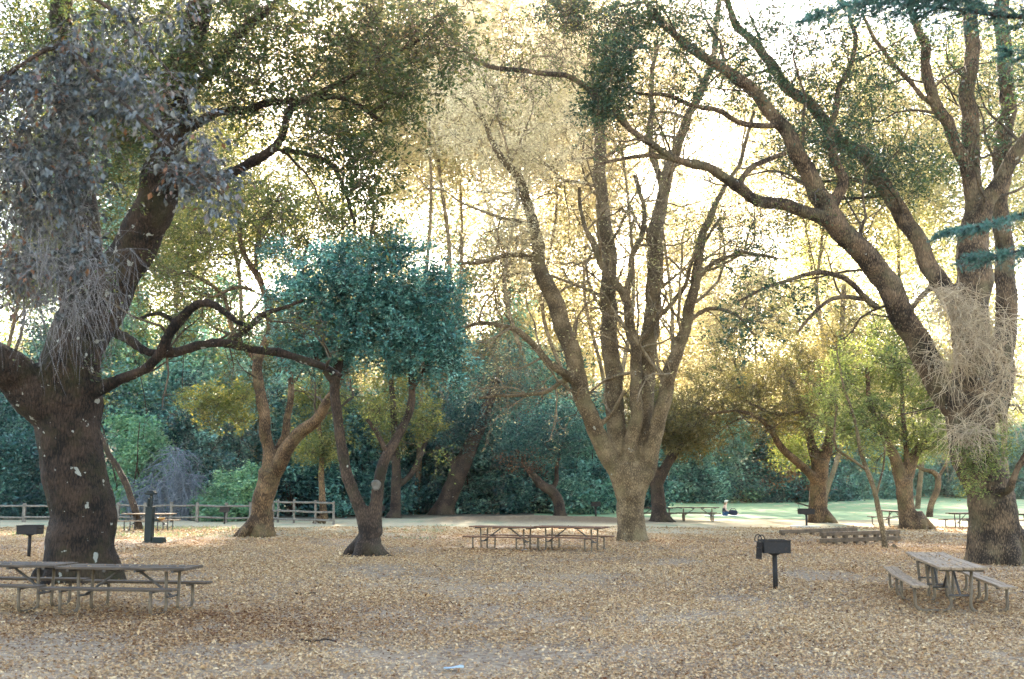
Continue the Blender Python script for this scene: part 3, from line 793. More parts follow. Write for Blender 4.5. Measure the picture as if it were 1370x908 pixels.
# ------------------------------------------------------------------ round-crowned teal tree
px_tree('round_tree', 'dark twin stemmed tree with a dense rounded blue green crown', 'tree', 495, 34.7, [
    [(497, 748, 0, 16.8), (493, 712, 0, 13.6), (482, 682, 0, 9.2), (466, 642, 0, 8.0), (456, 595, 0, 7.2), (451, 545, 0, 6.8), (450, 505, 0, 6.4), (462, 450, .3, 4.8), (482, 400, .4, 3.2), (500, 360, .4, 2.0)],
    [(500, 715, 0, 12.0), (503, 680, 0, 8.8), (507, 645, 0, 8.0), (517, 607, 0, 7.2), (535, 577, .2, 6.4), (549, 548, .4, 5.6), (552, 518, .5, 4.8), (545, 470, .5, 4.0), (530, 420, .6, 2.7), (520, 370, .6, 1.6)],
    [(518, 606, 0, 4.0), (505, 580, -.3, 3.2), (492, 560, -.5, 2.4)],
    [(552, 520, .4, 3.2), (575, 480, .5, 2.4), (595, 440, .6, 1.6)],
    [(450, 520, 0, 4.0), (425, 480, -.4, 3.2), (405, 440, -.5, 2.4), (395, 400, -.5, 1.6)],
], [
    dict(blobs=[(490, 385, 0, 118, 66, 2.3, 150), (425, 420, 0, 68, 66, 1.8, 90), (560, 420, 0, 72, 82, 1.9, 110), (500, 455, 0, 118, 48, 2.0, 120), (480, 340, 0, 75, 26, 1.5, 40), (575, 472, 0, 44, 44, 1.3, 36), (425, 468, 0, 55, 34, 1.3, 40), (395, 370, .5, 40, 40, 1, 16), (375, 410, 0, 26, 30, .8, 6), (615, 455, 0, 22, 40, .8, 7), (605, 505, 0, 18, 22, .7, 4), (540, 325, 0, 40, 16, .8, 6), (365, 345, .6, 26, 20, .8, 5)],
         mat='teal_glossy', n=32, size=0.125, spray=4, slen=0.45, sig=0.07, sr=0.004, shell=0.4),
    dict(blobs=[(585, 600, .5, 40, 20, .8, 5), (500, 545, .3, 90, 30, 1, 16)], mat='yellowgreen', n=14, size=0.09, spray=4, slen=.6, droop=.7, sig=.04),
], 'bark_dark', voxel=0.045, lump=0.06, root=0.52, wob=0.04, minr=0.006)

def knot():
    tr = bpy.data.objects['round_tree']
    p = P(503, 649, 34.7 - .26) - np.array(tr.location)
    bm = bmesh.new()
    prof = [(.02, -.02), (.05, .012), (.085, .03), (.13, .022), (.15, -.03), (.14, -.08)]
    rings = [[bm.verts.new((p[0] + r * math.cos(a) * (1 + .1 * math.sin(3 * a)), p[1] - h, p[2] + r * 1.15 * math.sin(a))) for a in np.arange(14) / 14 * 2 * math.pi] for r, h in prof]
    for i in range(len(rings) - 1):
        for k in range(14): bm.faces.new((rings[i][k], rings[i][(k + 1) % 14], rings[i + 1][(k + 1) % 14], rings[i + 1][k]))
    bm.faces.new(rings[0][::-1])
    bmesh.ops.recalc_face_normals(bm, faces=bm.faces)
    me = bpy.data.meshes.new('knot'); bm.to_mesh(me); bm.free(); me.materials.append(M['knot'])
    me.polygons.foreach_set('use_smooth', np.ones(len(me.polygons), bool))
    o = link('knot', me, tr); o['label'] = 'pale round knot scar on the right stem'


knot()

# ------------------------------------------------------------------ central many-stemmed tree
px_tree('multistem_tree', 'tall pale grey tree of many spreading stems behind the central table pair', 'tree', 843, 42.3, [
    [(846, 732, 0, 22), (844, 695, 0, 18.5), (842, 655, 0, 18.5), (840, 622, 0, 19)],
    [(838, 668, 0, 12), (816, 616, -.2, 12.5), (795, 570, -.4, 12), (775, 510, -.6, 11.5), (757, 450, -.8, 12), (740, 400, -1, 11.5), (724, 355, -1.2, 10), (713, 300, -1.3, 8), (692, 240, -1.5, 6), (660, 190, -1.7, 4), (630, 120, -2, 3)],
    [(778, 520, -.6, 6), (745, 490, -1, 5.5), (715, 462, -1.3, 5), (683, 440, -1.5, 4), (650, 432, -1.7, 3), (610, 440, -1.9, 2)],
    [(724, 352, -1.2, 5), (690, 338, -1.4, 4), (650, 348, -1.6, 3), (608, 352, -1.8, 2.2)],
    [(772, 500, -.6, 4), (735, 520, -1, 3), (690, 528, -1.3, 2.4), (640, 532, -1.6, 1.8)],
    [(835, 630, .1, 13), (823, 560, .3, 13), (818, 480, .5, 12), (815, 400, .6, 11), (812, 330, .8, 10), (805, 250, 1, 9), (800, 180, 1.2, 8), (795, 100, 1.3, 6), (785, 20, 1.4, 5), (770, -80, 1.5, 3)],
    [(842, 620, -.2, 12), (848, 560, -.4, 9), (851, 500, -.5, 8), (850, 460, -.6, 7.5), (838, 402, -.7, 6.5), (815, 370, -.8, 5.5), (795, 335, -.9, 4.4), (782, 300, -1, 3), (775, 250, -1, 2.2)],
    [(838, 398, -.7, 5), (845, 345, -.7, 4.5), (862, 312, -.7, 4), (860, 270, -.8, 3), (848, 235, -.9, 2.4)],
    [(851, 460, -.6, 4), (880, 430, -.8, 3.6), (910, 390, -1, 3.4), (930, 340, -1.2, 2.4), (965, 290, -1.4, 2)],
    [(850, 630, .1, 13), (862, 545, .2, 12), (868, 470, .3, 12), (873, 400, .4, 11), (878, 330, .5, 11), (885, 270, .6, 9), (900, 210, .8, 7.5), (925, 150, 1, 6), (950, 90, 1.2, 5), (962, 10, 1.3, 4), (970, -80, 1.4, 2.5)],
    [(890, 260, .6, 5), (870, 190, .6, 4.4), (872, 120, .7, 3.6), (880, 50, .8, 3)],
    [(850, 668, 0, 12), (868, 612, -.3, 11), (880, 570, -.5, 10.5), (893, 520, -.7, 10), (908, 460, -.8, 8.5), (922, 410, -.9, 7.5), (935, 355, -1, 6.5), (945, 305, -1.1, 5.5), (962, 260, -1.2, 4), (990, 215, -1.3, 3), (1010, 150, -1.4, 2)],
    [(933, 372, -1, 4.4), (962, 345, -1.3, 3.4), (1000, 338, -1.6, 2.6), (1040, 345, -1.8, 2)],
    [(915, 435, -.9, 3.6), (950, 410, -1.2, 3), (985, 420, -1.4, 2.2), (1010, 445, -1.6, 1.6)],
    [(797, 575, -.4, 4), (825, 540, -.8, 2.6), (835, 520, -.9, 2)],
], [
    dict(blobs=[(640, 430, -1.6, 60, 70, 1.5, 34), (680, 500, -1.2, 70, 50, 1.5, 26), (630, 340, -1.6, 60, 50, 1.5, 26)], n=3, mat='brown', size=0.1, spray=7, slen=0.9, droop=.45, sr=0.006, wander=.2),
    dict(blobs=[(980, 300, -1.3, 70, 90, 2, 50), (1000, 400, -1.5, 50, 50, 1.5, 22), (900, 150, .5, 90, 110, 2, 40), (790, 200, .8, 50, 110, 2, 26), (850, 300, -.6, 50, 80, 1.5, 20)], n=3, mat='golden', size=0.09, spray=7, slen=1.0, droop=.2, sr=0.006),
    dict(blobs=[(700, 200, -1, 90, 110, 3, 90), (690, 310, -1, 60, 60, 2, 46), (620, 140, -2, 70, 80, 3, 46), (770, 80, 1, 100, 80, 3, 60), (900, 30, 1, 120, 70, 3, 50)], n=34, mat='cream', size=0.11, spray=5, slen=0.8, sig=0.09, sr=0.005),
    dict(blobs=[(780, -120, 1, 200, 90, 4, 60)], n=60, mat='golden', size=0.16, sig=.5),
], 'bark_grey', voxel=0.045, lump=0.07, root=0.46, rootn=6, wob=0.10, minr=0.011, side=(1.3, 3.0, 0.05, ('golden', 2, 0.10)), twig='twig_tan')

# ------------------------------------------------------------------ big leaning tree on the right
px_tree('leaning_oak', 'massive dark oak whose long limbs lean over the clearing behind the single weathered table pair', 'tree', 1330, 31.4, [
    [(1334, 768, 0, 42), (1331, 735, 0, 36), (1327, 700, 0, 31.5), (1318, 650, 0, 30), (1307, 600, 0, 30.5), (1298, 560, 0, 31), (1299, 510, .2, 29)],
    [(1300, 575, 0, 20.2), (1265, 522, -.2, 18.6), (1235, 470, -.4, 17.8), (1205, 420, -.6, 17.1), (1180, 372, -.8, 16.3), (1150, 332, -1, 15.5), (1120, 300, -1.2, 15.5), (1098, 262, -1.3, 13.9), (1072, 215, -1.5, 11.6), (1045, 170, -1.7, 10.0), (1005, 120, -2, 8.5), (950, 80, -2.3, 7.4), (900, 45, -2.5, 6.2), (860, 0, -2.8, 4.7), (820, -70, -3, 3.1)],
    [(1118, 300, -1.2, 10.6), (1080, 282, -1.6, 8.8), (1030, 266, -2, 8.4), (985, 250, -2.5, 7.9), (940, 228, -3, 7.0), (900, 210, -3.4, 5.7), (865, 190, -3.8, 4.8), (835, 160, -4, 4.4), (800, 122, -4.2, 4.0), (765, 105, -4.4, 3.9), (700, 96, -4.8, 3.5), (645, 88, -5, 3.1), (615, 62, -5.2, 2.5), (590, 20, -5.4, 1.8)],
    [(900, 212, -3.4, 3.9), (865, 208, -3.6, 3.2), (830, 215, -3.8, 2.5), (800, 220, -4, 1.6)],
    [(985, 250, -2.5, 4.4), (1010, 215, -2.5, 3.9), (1050, 205, -2.4, 3.2)],
    [(1175, 412, -.8, 4.4), (1140, 385, -1, 3.7), (1100, 367, -1.3, 3.5), (1060, 372, -1.6, 2.8), (1025, 385, -1.8, 2.1), (990, 400, -2, 1.4)],
    [(1160, 400, -.8, 3.5), (1115, 400, -1.2, 2.8), (1075, 425, -1.5, 2.3), (1062, 440, -1.5, 1.6)],
    [(1110, 285, -1.2, 9.7), (1122, 240, -1, 7.9), (1112, 195, -.8, 6.2), (1120, 140, -.6, 4.4), (1140, 80, -.4, 3.5), (1135, 0, 0, 2.6)],
    [(1040, 168, -1.8, 5.3), (1000, 165, -2.2, 4.0), (950, 150, -2.6, 3.5), (900, 130, -3, 3.0), (850, 125, -3.3, 2.1)],
    [(1296, 440, .4, 15.8), (1256, 372, .8, 13.2), (1222, 322, 1, 11.4), (1200, 272, 1.2, 11.4), (1170, 227, 1.4, 10.1), (1130, 190, 1.6, 9.2), (1090, 150, 1.8, 8.4), (1050, 110, 2, 7.5), (1012, 62, 2.2, 6.6), (975, 10, 2.4, 5.3), (940, -60, 2.6, 3.5)],
    [(1299, 520, .2, 26.4), (1298, 440, .5, 24.6), (1303, 380, .8, 23.8), (1305, 330, 1, 21.1), (1302, 262, 1.2, 13.2), (1298, 180, 1.4, 11.9), (1298, 100, 1.5, 10.6), (1300, 0, 1.6, 9.7), (1302, -140, 1.6, 5.3)],
    [(1302, 290, 1.1, 10.6), (1282, 192, 1, 8.8), (1256, 142, .9, 8.4), (1236, 75, .8, 7.0), (1215, 0, .7, 5.3), (1195, -80, .6, 3.5)],
    [(1252, 140, .9, 5.3), (1225, 120, .7, 4.0), (1180, 70, .5, 3.0), (1150, 20, .4, 2.2)],
    [(1308, 330, .9, 12.3), (1325, 262, .7, 11.0), (1352, 212, .5, 9.7), (1392, 160, .3, 7.9), (1450, 90, 0, 5.3)],
    [(1330, 560, 1.5, 15.0), (1345, 470, 2.2, 15.0), (1347, 400, 2.6, 14.1), (1338, 300, 3, 12.3), (1343, 200, 3.2, 11.9), (1345, 100, 3.3, 10.6), (1342, 0, 3.4, 9.7), (1342, -120, 3.5, 5.3)],
    [(1330, 656, -.3, 6), (1348, 655, -1, 5), (1358, 640, -1.3, 5), (1378, 600, -1.6, 4), (1410, 560, -2, 2.5)],
    [(1255, 375, .8, 5), (1230, 400, .9, 3.4), (1215, 440, 1, 2.5)],
], [
    dict(blobs=[(1030, 110, -1, 100, 60, 2, 60), (1130, 130, 0, 90, 80, 2.5, 75), (1180, 230, 1, 80, 60, 2, 55), (1090, 200, -1, 80, 50, 2, 50), (1010, 330, -2, 40, 30, 1, 8), (960, 30, -2, 90, 50, 2, 34), (1200, 60, 1, 90, 60, 2, 34), (1100, 20, 0, 90, 40, 2, 30), (1320, 120, 1.5, 60, 90, 2, 26), (1260, 220, 1.2, 60, 60, 2, 24), (1060, 60, -1, 130, 70, 3, 40), (930, 100, -2.5, 70, 60, 2, 26), (1240, 40, 1, 110, 60, 3, 40), (1150, 200, .5, 70, 60, 2, 24), (880, 20, -3, 80, 40, 2, 22)],
         mat='oak_dark', n=17, size=0.105, spray=5, slen=0.55, sig=0.05, sr=0.0045),
    dict(blobs=[(815, 100, -4.2, 45, 60, 1, 50), (840, 40, -3, 60, 40, 1.2, 34), (800, 150, -4.2, 30, 25, .7, 12), (760, 20, -4, 60, 30, 1.2, 22)],
         mat='oak_dark', n=32, size=0.10, spray=5, slen=0.42, sig=0.05, sr=0.004),
    dict(blobs=[(1020, 410, -1.7, 70, 60, 1.2, 22), (980, 460, -1.8, 50, 40, 1, 10), (1075, 400, -1.4, 50, 40, 1, 8)],
         mat='oak_dark', n=14, size=0.11, spray=3, slen=0.4, sig=0.04, sr=0.004, droop=.3),
    dict(blobs=[(960, 300, -2.5, 90, 70, 1.5, 34), (1060, 300, -1.5, 60, 50, 1.2, 18), (870, 160, -3.6, 80, 60, 1.2, 22), (690, 80, -4.8, 110, 60, 1.5, 50), (760, 30, -4.4, 90, 50, 1.5, 30)], n=12, mat='oak_olive', size=0.08, spray=7, slen=0.8, droop=.25, sr=0.0045),
    dict(blobs=[(1310, 610, -.9, 35, 40, .25, 22), (1300, 650, -.9, 25, 15, .2, 6), (1345, 600, -.8, 20, 40, .2, 8)], n=20, mat='yellowgreen', size=0.085, sig=.16, up=.2),
    dict(blobs=[(1050, -110, 0, 220, 80, 4, 60), (1300, -130, 1, 150, 80, 4, 50), (1440, 60, 0, 60, 120, 3, 30)], n=60, mat='oak_dark', size=0.13, sig=.5),
], 'bark_right', voxel=0.055, lump=0.08, root=0.8, rootn=7, wob=0.13, minr=0.009, side=(0.75, 2.2, 0.1, ('oak_dark', 3, 0.08)))

#@@DRYVINE
def hanging_mass(name, label, cat, blobs, Y0, mats, k, length, droop, r, base, leafspec=None):
    C = blob_points(blobs, Y0, 0.5)
    a = Acc()
    p, rr = sprays(C, k, length, droop, r)
    # side shoots make the mass feathery
    tubes(a, p, rr, 4, 0, rng.uniform(0, 1, len(p)))
    sel = rng.uniform(0, 1, len(p)) < 0.5
    q, qr = sprays(p[sel, 2], 2, length * .45, droop * .5, r * .7)
    tubes(a, q, qr, 3, 0, rng.uniform(0, 1, len(q)))
    o = a.build(name, mats, None, base)
    o.location = base
    return tag(o, label, cat)


hanging_mass('dry_vine', 'cream coloured dry dead vine shoots hanging in a clump on the massive leaning oak trunk', 'vine',
             [(1285, 410, -.9, 45, 34, .5, 16), (1275, 470, -.9, 35, 48, .5, 13), (1325, 440, -1, 40, 50, .6, 11), (1300, 575, -1.0, 38, 12, .3, 9), (1330, 540, -1.0, 26, 22, .3, 4), (1352, 490, -.9, 24, 40, .5, 5), (1258, 395, -.6, 18, 16, .3, 3)],
             31.4, [M['twig_cream']], 13, 0.95, 0.6, 0.0072, tuple(P(1300, 500, 30.6)))

# ------------------------------------------------------------------ conifer boughs at the right edge
def conifer():
    Y0 = 9.5
    g = ground_at(1590, Y0)
    e = thing('conifer_tree', 'blurred blue green conifer boughs reaching in from the right edge at the top', 'tree', g)
    t = np.array([[g[0], g[1], -0.3, .34], [g[0] + .05, g[1], 3, .28], [g[0], g[1] + .1, 8, .2], [g[0] - .1, g[1], 14, .1], [g[0], g[1], 18, .03]])
    tw = catmull(t, .3)
    link('trunk', trunk_mesh([tw] + roots(g, .36, 6), 0.05, M['bark_dark'], .05, g), e)
    a = Acc(); mats = [M['bark_dark'], M['conifer']]
    B = []
    for pts in ([(1545, 255, 0), (1450, 268, -.2), (1380, 282, -.3), (1320, 300, -.4), (1278, 308, -.5)],
                [(1545, 290, 0), (1450, 310, .1), (1400, 325, .2), (1350, 338, .2), (1305, 344, .2)],
                [(1545, 60, 0), (1440, 30, .1), (1340, 20, .1), (1240, 8, 0), (1150, 5, -.1), (1085, 22, -.2)],
                [(1545, 0, 0), (1440, -20, -.4), (1330, -15, -.6), (1230, -8, -.8), (1160, 0, -.9)],
                [(1545, 120, .2), (1460, 85, .5), (1410, 75, .6), (1355, 70, .7)],
                [(1545, -90, 0), (1400, -60, .3), (1280, -40, .3), (1170, -35, .4)]):
        w = catmull([[*P(x, y, Y0 + d), .0] for x, y, d in pts], .12)
        w[:, 3] = np.linspace(.035, .004, len(w)); B.append(w)
    for k in range(26):   # the unseen rest of the tree, so that it stands as a whole
        z = rng.uniform(2.6, 16.5); an = rng.uniform(-1.3, 1.6); ln = (17.5 - z) * .17 + .7
        if z < 6.6: ln *= .5
        d = np.array([math.cos(an), math.sin(an), 0.0])
        c = np.array([g[0], g[1], z])
        w = catmull([[*(c + d * ln * s + [0, 0, -.25 * ln * s * s]), 0] for s in (0, .35, .7, 1)], .15)
        w[:, 3] = np.linspace(.03, .004, len(w)); B.append(w)
    for w in B:
        tubes(a, w[None, :, :3], w[None, :, 3], 6, 0)
        n = len(w); k = int(n * 10)
        i = rng.integers(2, n, k); fr = i / n
        ax = unit(w[np.minimum(i + 1, n - 1), :3] - w[i - 1, :3]); side = unit(np.cross(ax, [0, 0, 1])) * rng.choice([-1, 1], (k, 1))
        tl = (0.14 + 0.42 * (1 - fr) ** .7 * np.minimum(1, fr * 4)) * rng.uniform(.6, 1.2, k)
        d = unit(side + ax * .9 + rng.normal(size=(k, 3)) * .12) * tl[:, None]
        p0 = w[i, :3]
        pts = np.stack([p0, p0 + d * .5 - [0, 0, .01], p0 + d - np.array([0, 0, 1]) * (tl * .12)[:, None]], 1)
        tubes(a, pts, np.tile([.004, .003, .0015], (k, 1)), 3, 0)
        m = 26
        aa = np.repeat(np.arange(k), m); tt = rng.uniform(0, 1, (len(aa), 1))
        pos = pts[aa, 0] * (1 - tt) + pts[aa, 2] * tt
        dd = unit(d[aa]) * .7 + rng.normal(size=(len(aa), 3)) * [.6, .6, .35]
        leaves(a, pos, 0.055, rng.uniform(0, 1, len(aa)), 1, up=.2, wr=.2, dirs=dd)
    a.build('crown', mats, e, g)


conifer()

#@@MIDTREES
px_tree('shade_tree', 'sturdy brown tree with one low limb reaching left beside the open lidded grill', 'tree', 1094, 62, [
    [(1093, 705, 0, 13.5), (1094, 670, 0, 11.5), (1096, 640, 0, 11), (1097, 615, 0, 12)],
    [(1098, 625, 0, 9), (1108, 595, 0, 8), (1114, 555, 0, 6.5), (1116, 500, 0, 5), (1125, 440, 0, 4), (1130, 380, 0, 3)],
    [(1094, 650, 0, 6.5), (1082, 632, -.5, 6), (1062, 615, -1, 5.5), (1045, 598, -1.5, 5), (1034, 578, -2, 4), (1010, 556, -2.4, 3), (980, 550, -3, 2.2), (940, 555, -3, 1.5)],
    [(1094, 620, 0, 8), (1085, 590, .5, 6), (1070, 540, 1, 4.4), (1050, 490, 1, 3)],
    [(1112, 565, 0, 4), (1075, 553, -1, 3.4), (1030, 552, -2, 2.5), (990, 530, -2, 2)],
], [
    dict(blobs=[(1010, 520, -1, 105, 45, 4, 100), (950, 550, -2, 60, 40, 3, 44), (1050, 560, -1, 60, 30, 3, 40), (1080, 490, 0, 70, 50, 4, 60), (1110, 450, 0, 50, 50, 3, 30)],
         mat='brown', n=40, size=0.13, spray=6, slen=0.9, droop=.15, sig=0.1, sr=0.008),
    dict(blobs=[(1060, 600, 1.5, 26, 28, 2, 26), (1100, 560, 1, 40, 40, 2, 20)], mat='yellowgreen', n=40, size=0.15, sig=.4),
], 'bark_oak', voxel=0.06, lump=0.06, root=0.55, minr=0.014, side=(0.7, 2.6, 0.1, ('brown', 4, .13)))

px_tree('forked_tree', 'brown forked tree with a bushy yellow green crown behind the thin leaning sapling', 'tree', 1216, 54, [
    [(1217, 714, 0, 13.6), (1213, 675, 0, 10.8), (1208, 640, 0, 12.0)],
    [(1207, 650, 0, 8.8), (1198, 615, -.2, 7.6), (1182, 582, -.4, 5.6), (1165, 545, -.6, 4.0), (1160, 490, -.6, 2.8)],
    [(1210, 650, 0, 8.8), (1222, 612, .3, 7.2), (1235, 588, .5, 5.6), (1250, 555, .6, 4.0), (1255, 500, .6, 2.8)],
    [(1212, 640, 0, 4.8), (1212, 600, 0, 4.0), (1208, 550, 0, 3.2), (1205, 480, 0, 2.4)],
    [(1240, 580, .5, 2.4), (1262, 588, .4, 1.9), (1285, 580, .3, 1.3)],
], [
    dict(blobs=[(1185, 490, 0, 70, 50, 3, 60), (1150, 560, -.5, 60, 30, 2.5, 40), (1235, 530, .5, 50, 60, 2.5, 44), (1200, 590, 0, 80, 26, 2.5, 34), (1125, 520, 0, 40, 40, 2, 20), (1200, 440, 0, 45, 30, 2, 16), (1265, 580, 0, 25, 30, 2, 12)],
         mat='yellowgreen', n=40, size=0.15, spray=5, slen=0.9, sig=0.1, sr=0.008),
], 'bark_oak', voxel=0.06, lump=0.06, root=0.6, minr=0.012, side=(0.7, 2.2, 0.1, ('yellowgreen', 4, .13)))

px_tree('thin_sapling', 'thin pale leaning sapling rising from the end of the low timbers', 'tree', 1184, 38, [
    [(1185, 738, 0, 4.42), (1181, 705, 0, 3.74), (1172, 665, 0, 3.54), (1160, 627, 0, 3.40), (1150, 600, 0, 2.86), (1143, 565, 0, 2.18), (1130, 520, .2, 1.50), (1120, 470, .3, 0.95)],
    [(1161, 630, 0, 2.31), (1145, 618, -.2, 2.04), (1120, 600, -.4, 1.90), (1117, 575, -.5, 1.50), (1118, 545, -.5, 1.02)],
    [(1172, 665, 0, 1.77), (1180, 630, .2, 1.36), (1184, 590, .3, 0.88)],
], [dict(blobs=[(1125, 520, 0, 35, 40, .8, 16), (1160, 590, 0, 35, 30, .8, 12)], mat='yellowgreen', n=14, size=0.08, spray=4, slen=.4, sig=.04)],
    'bark_grey', voxel=0.03, lump=0.015, root=0.11, thick=.05, rootn=4)

px_tree('crooked_tree', 'small crooked bare trunk with a hooked top near the edge of the lawn', 'tree', 1245, 72, [
    [(1243, 694, 0, 5), (1246, 675, 0, 4.2), (1254, 655, 0, 4.2), (1255, 640, 0, 4), (1246, 631, 0, 3.4), (1234, 628, 0, 2.5), (1225, 622, 0, 1.6)],
    [(1255, 640, 0, 2.6), (1264, 622, .3, 2), (1270, 600, .3, 1.3)]],
    [dict(blobs=[(1245, 605, 0, 30, 22, 1.2, 22)], mat='yellowgreen', n=26, size=0.13, spray=3, slen=.6, sig=.1)], 'bark_oak', voxel=0.045, lump=0.03, minr=.012)

px_tree('shadow_tree', 'dark upright tree half hidden behind the tall multi stemmed grey tree', 'tree', 881, 63, [
    [(881, 704, 0, 12), (881, 670, 0, 9.5), (877, 640, 0, 9), (868, 612, 0, 7), (858, 580, .5, 5), (850, 530, .8, 3.5)],
    [(878, 650, 0, 8), (889, 628, .2, 7), (902, 606, .4, 6), (918, 580, .6, 4), (930, 540, .8, 3)]],
    [dict(blobs=[(900, 570, .5, 60, 40, 3, 90), (860, 545, .5, 50, 40, 3, 60), (930, 590, .5, 35, 22, 2, 26)], mat='brown', n=46, size=0.15, spray=5, slen=.8, sig=.12, sr=.008)],
    'bark_dark', voxel=0.06, lump=0.05, root=.5, minr=.012)

px_tree('slim_tree', 'slim straight brown trunk at the shaded edge of the clearing behind the round crowned tree', 'tree', 529, 70, [
    [(529, 698, 0, 8.5), (529, 665, 0, 6.8), (530, 625, 0, 6.2), (528, 580, 0, 5), (524, 520, 0, 4), (520, 440, 0, 3)],
    [(530, 650, 0, 4.6), (545, 640, .3, 4), (560, 615, .5, 3.5), (572, 585, .7, 2.6)],
    [(529, 620, 0, 3.6), (515, 600, 0, 3), (500, 570, 0, 2.2)]],
    [dict(blobs=[(540, 560, 0, 60, 40, 3, 50), (520, 500, 0, 60, 50, 3, 40)], mat='oak_olive', n=40, size=0.16, spray=4, slen=.8, sig=.12)],
    'bark_dark', voxel=0.06, lump=0.04, root=.38, minr=.012)

px_tree('slanting_tree', 'thick shadowy leaning trunk in the dark wood above the earth bank', 'tree', 592, 78, [
    [(590, 692, 0, 15), (600, 665, 0, 12.5), (615, 630, 0, 12), (630, 595, 0, 10), (650, 550, 0, 8), (670, 490, 0, 5)],
    [(615, 632, 0, 5), (590, 600, 0, 4), (570, 560, 0, 3)]],
    [dict(blobs=[(620, 560, 0, 70, 45, 3, 70), (680, 510, 0, 60, 50, 3, 50)], mat='teal_dark', n=50, size=0.17, sig=.5)],
    'bark_dark', voxel=0.07, lump=0.06, root=.7, minr=.012)

px_tree('bent_tree', 'short dark trunk bent over to the left at the edge of the earth bank', 'tree', 748, 71, [
    [(750, 696, 0, 8.5), (747, 672, 0, 7.4), (738, 657, 0, 7), (722, 646, 0, 6), (705, 625, 0, 4.4), (690, 600, 0, 3)],
    [(737, 657, 0, 4), (744, 642, .3, 3.4), (745, 625, .4, 2.8), (752, 595, .5, 2)]],
    [dict(blobs=[(720, 585, 0, 60, 40, 3, 60), (760, 570, .5, 40, 40, 2, 34)], mat='teal_dark', n=50, size=0.16, sig=.45),
     dict(blobs=[(700, 620, -.5, 40, 15, 1.5, 10)], mat='rust', n=20, size=0.14, sig=.35)],
    'bark_dark', voxel=0.06, lump=0.05, root=.4, minr=.012)

px_tree('mossy_stump_tree', 'small mossy trunk standing against the three railed end of the fence', 'tree', 432, 61.5, [
    [(434, 697, 0, 5.5), (431, 660, 0, 4.4), (430, 615, 0, 3.8), (427, 560, 0, 3), (430, 500, 0, 2)]],
    [dict(blobs=[(430, 600, 0, 40, 22, 2, 40), (430, 540, 0, 40, 40, 2, 40)], mat='oak_olive', n=40, size=0.14, spray=3, slen=.7, sig=.15)],
    'bark_oak', voxel=0.05, lump=0.04, root=.28, minr=.012)

px_tree('leaning_pole_tree', 'thin dark leaning trunk beside the far picnic table by the rail fence', 'tree', 186, 53, [
    [(187, 710, 0, 5.4), (177, 672, 0, 4.6), (163, 636, 0, 4.4), (149, 611, 0, 4), (136, 585, 0, 3), (120, 545, 0, 2)]],
    [dict(blobs=[(120, 540, 0, 30, 25, 1, 14)], mat='oak_olive', n=20, size=0.12, spray=3, slen=.6, sig=.1)],
    'bark_dark', voxel=0.04, lump=0.03, minr=.01)

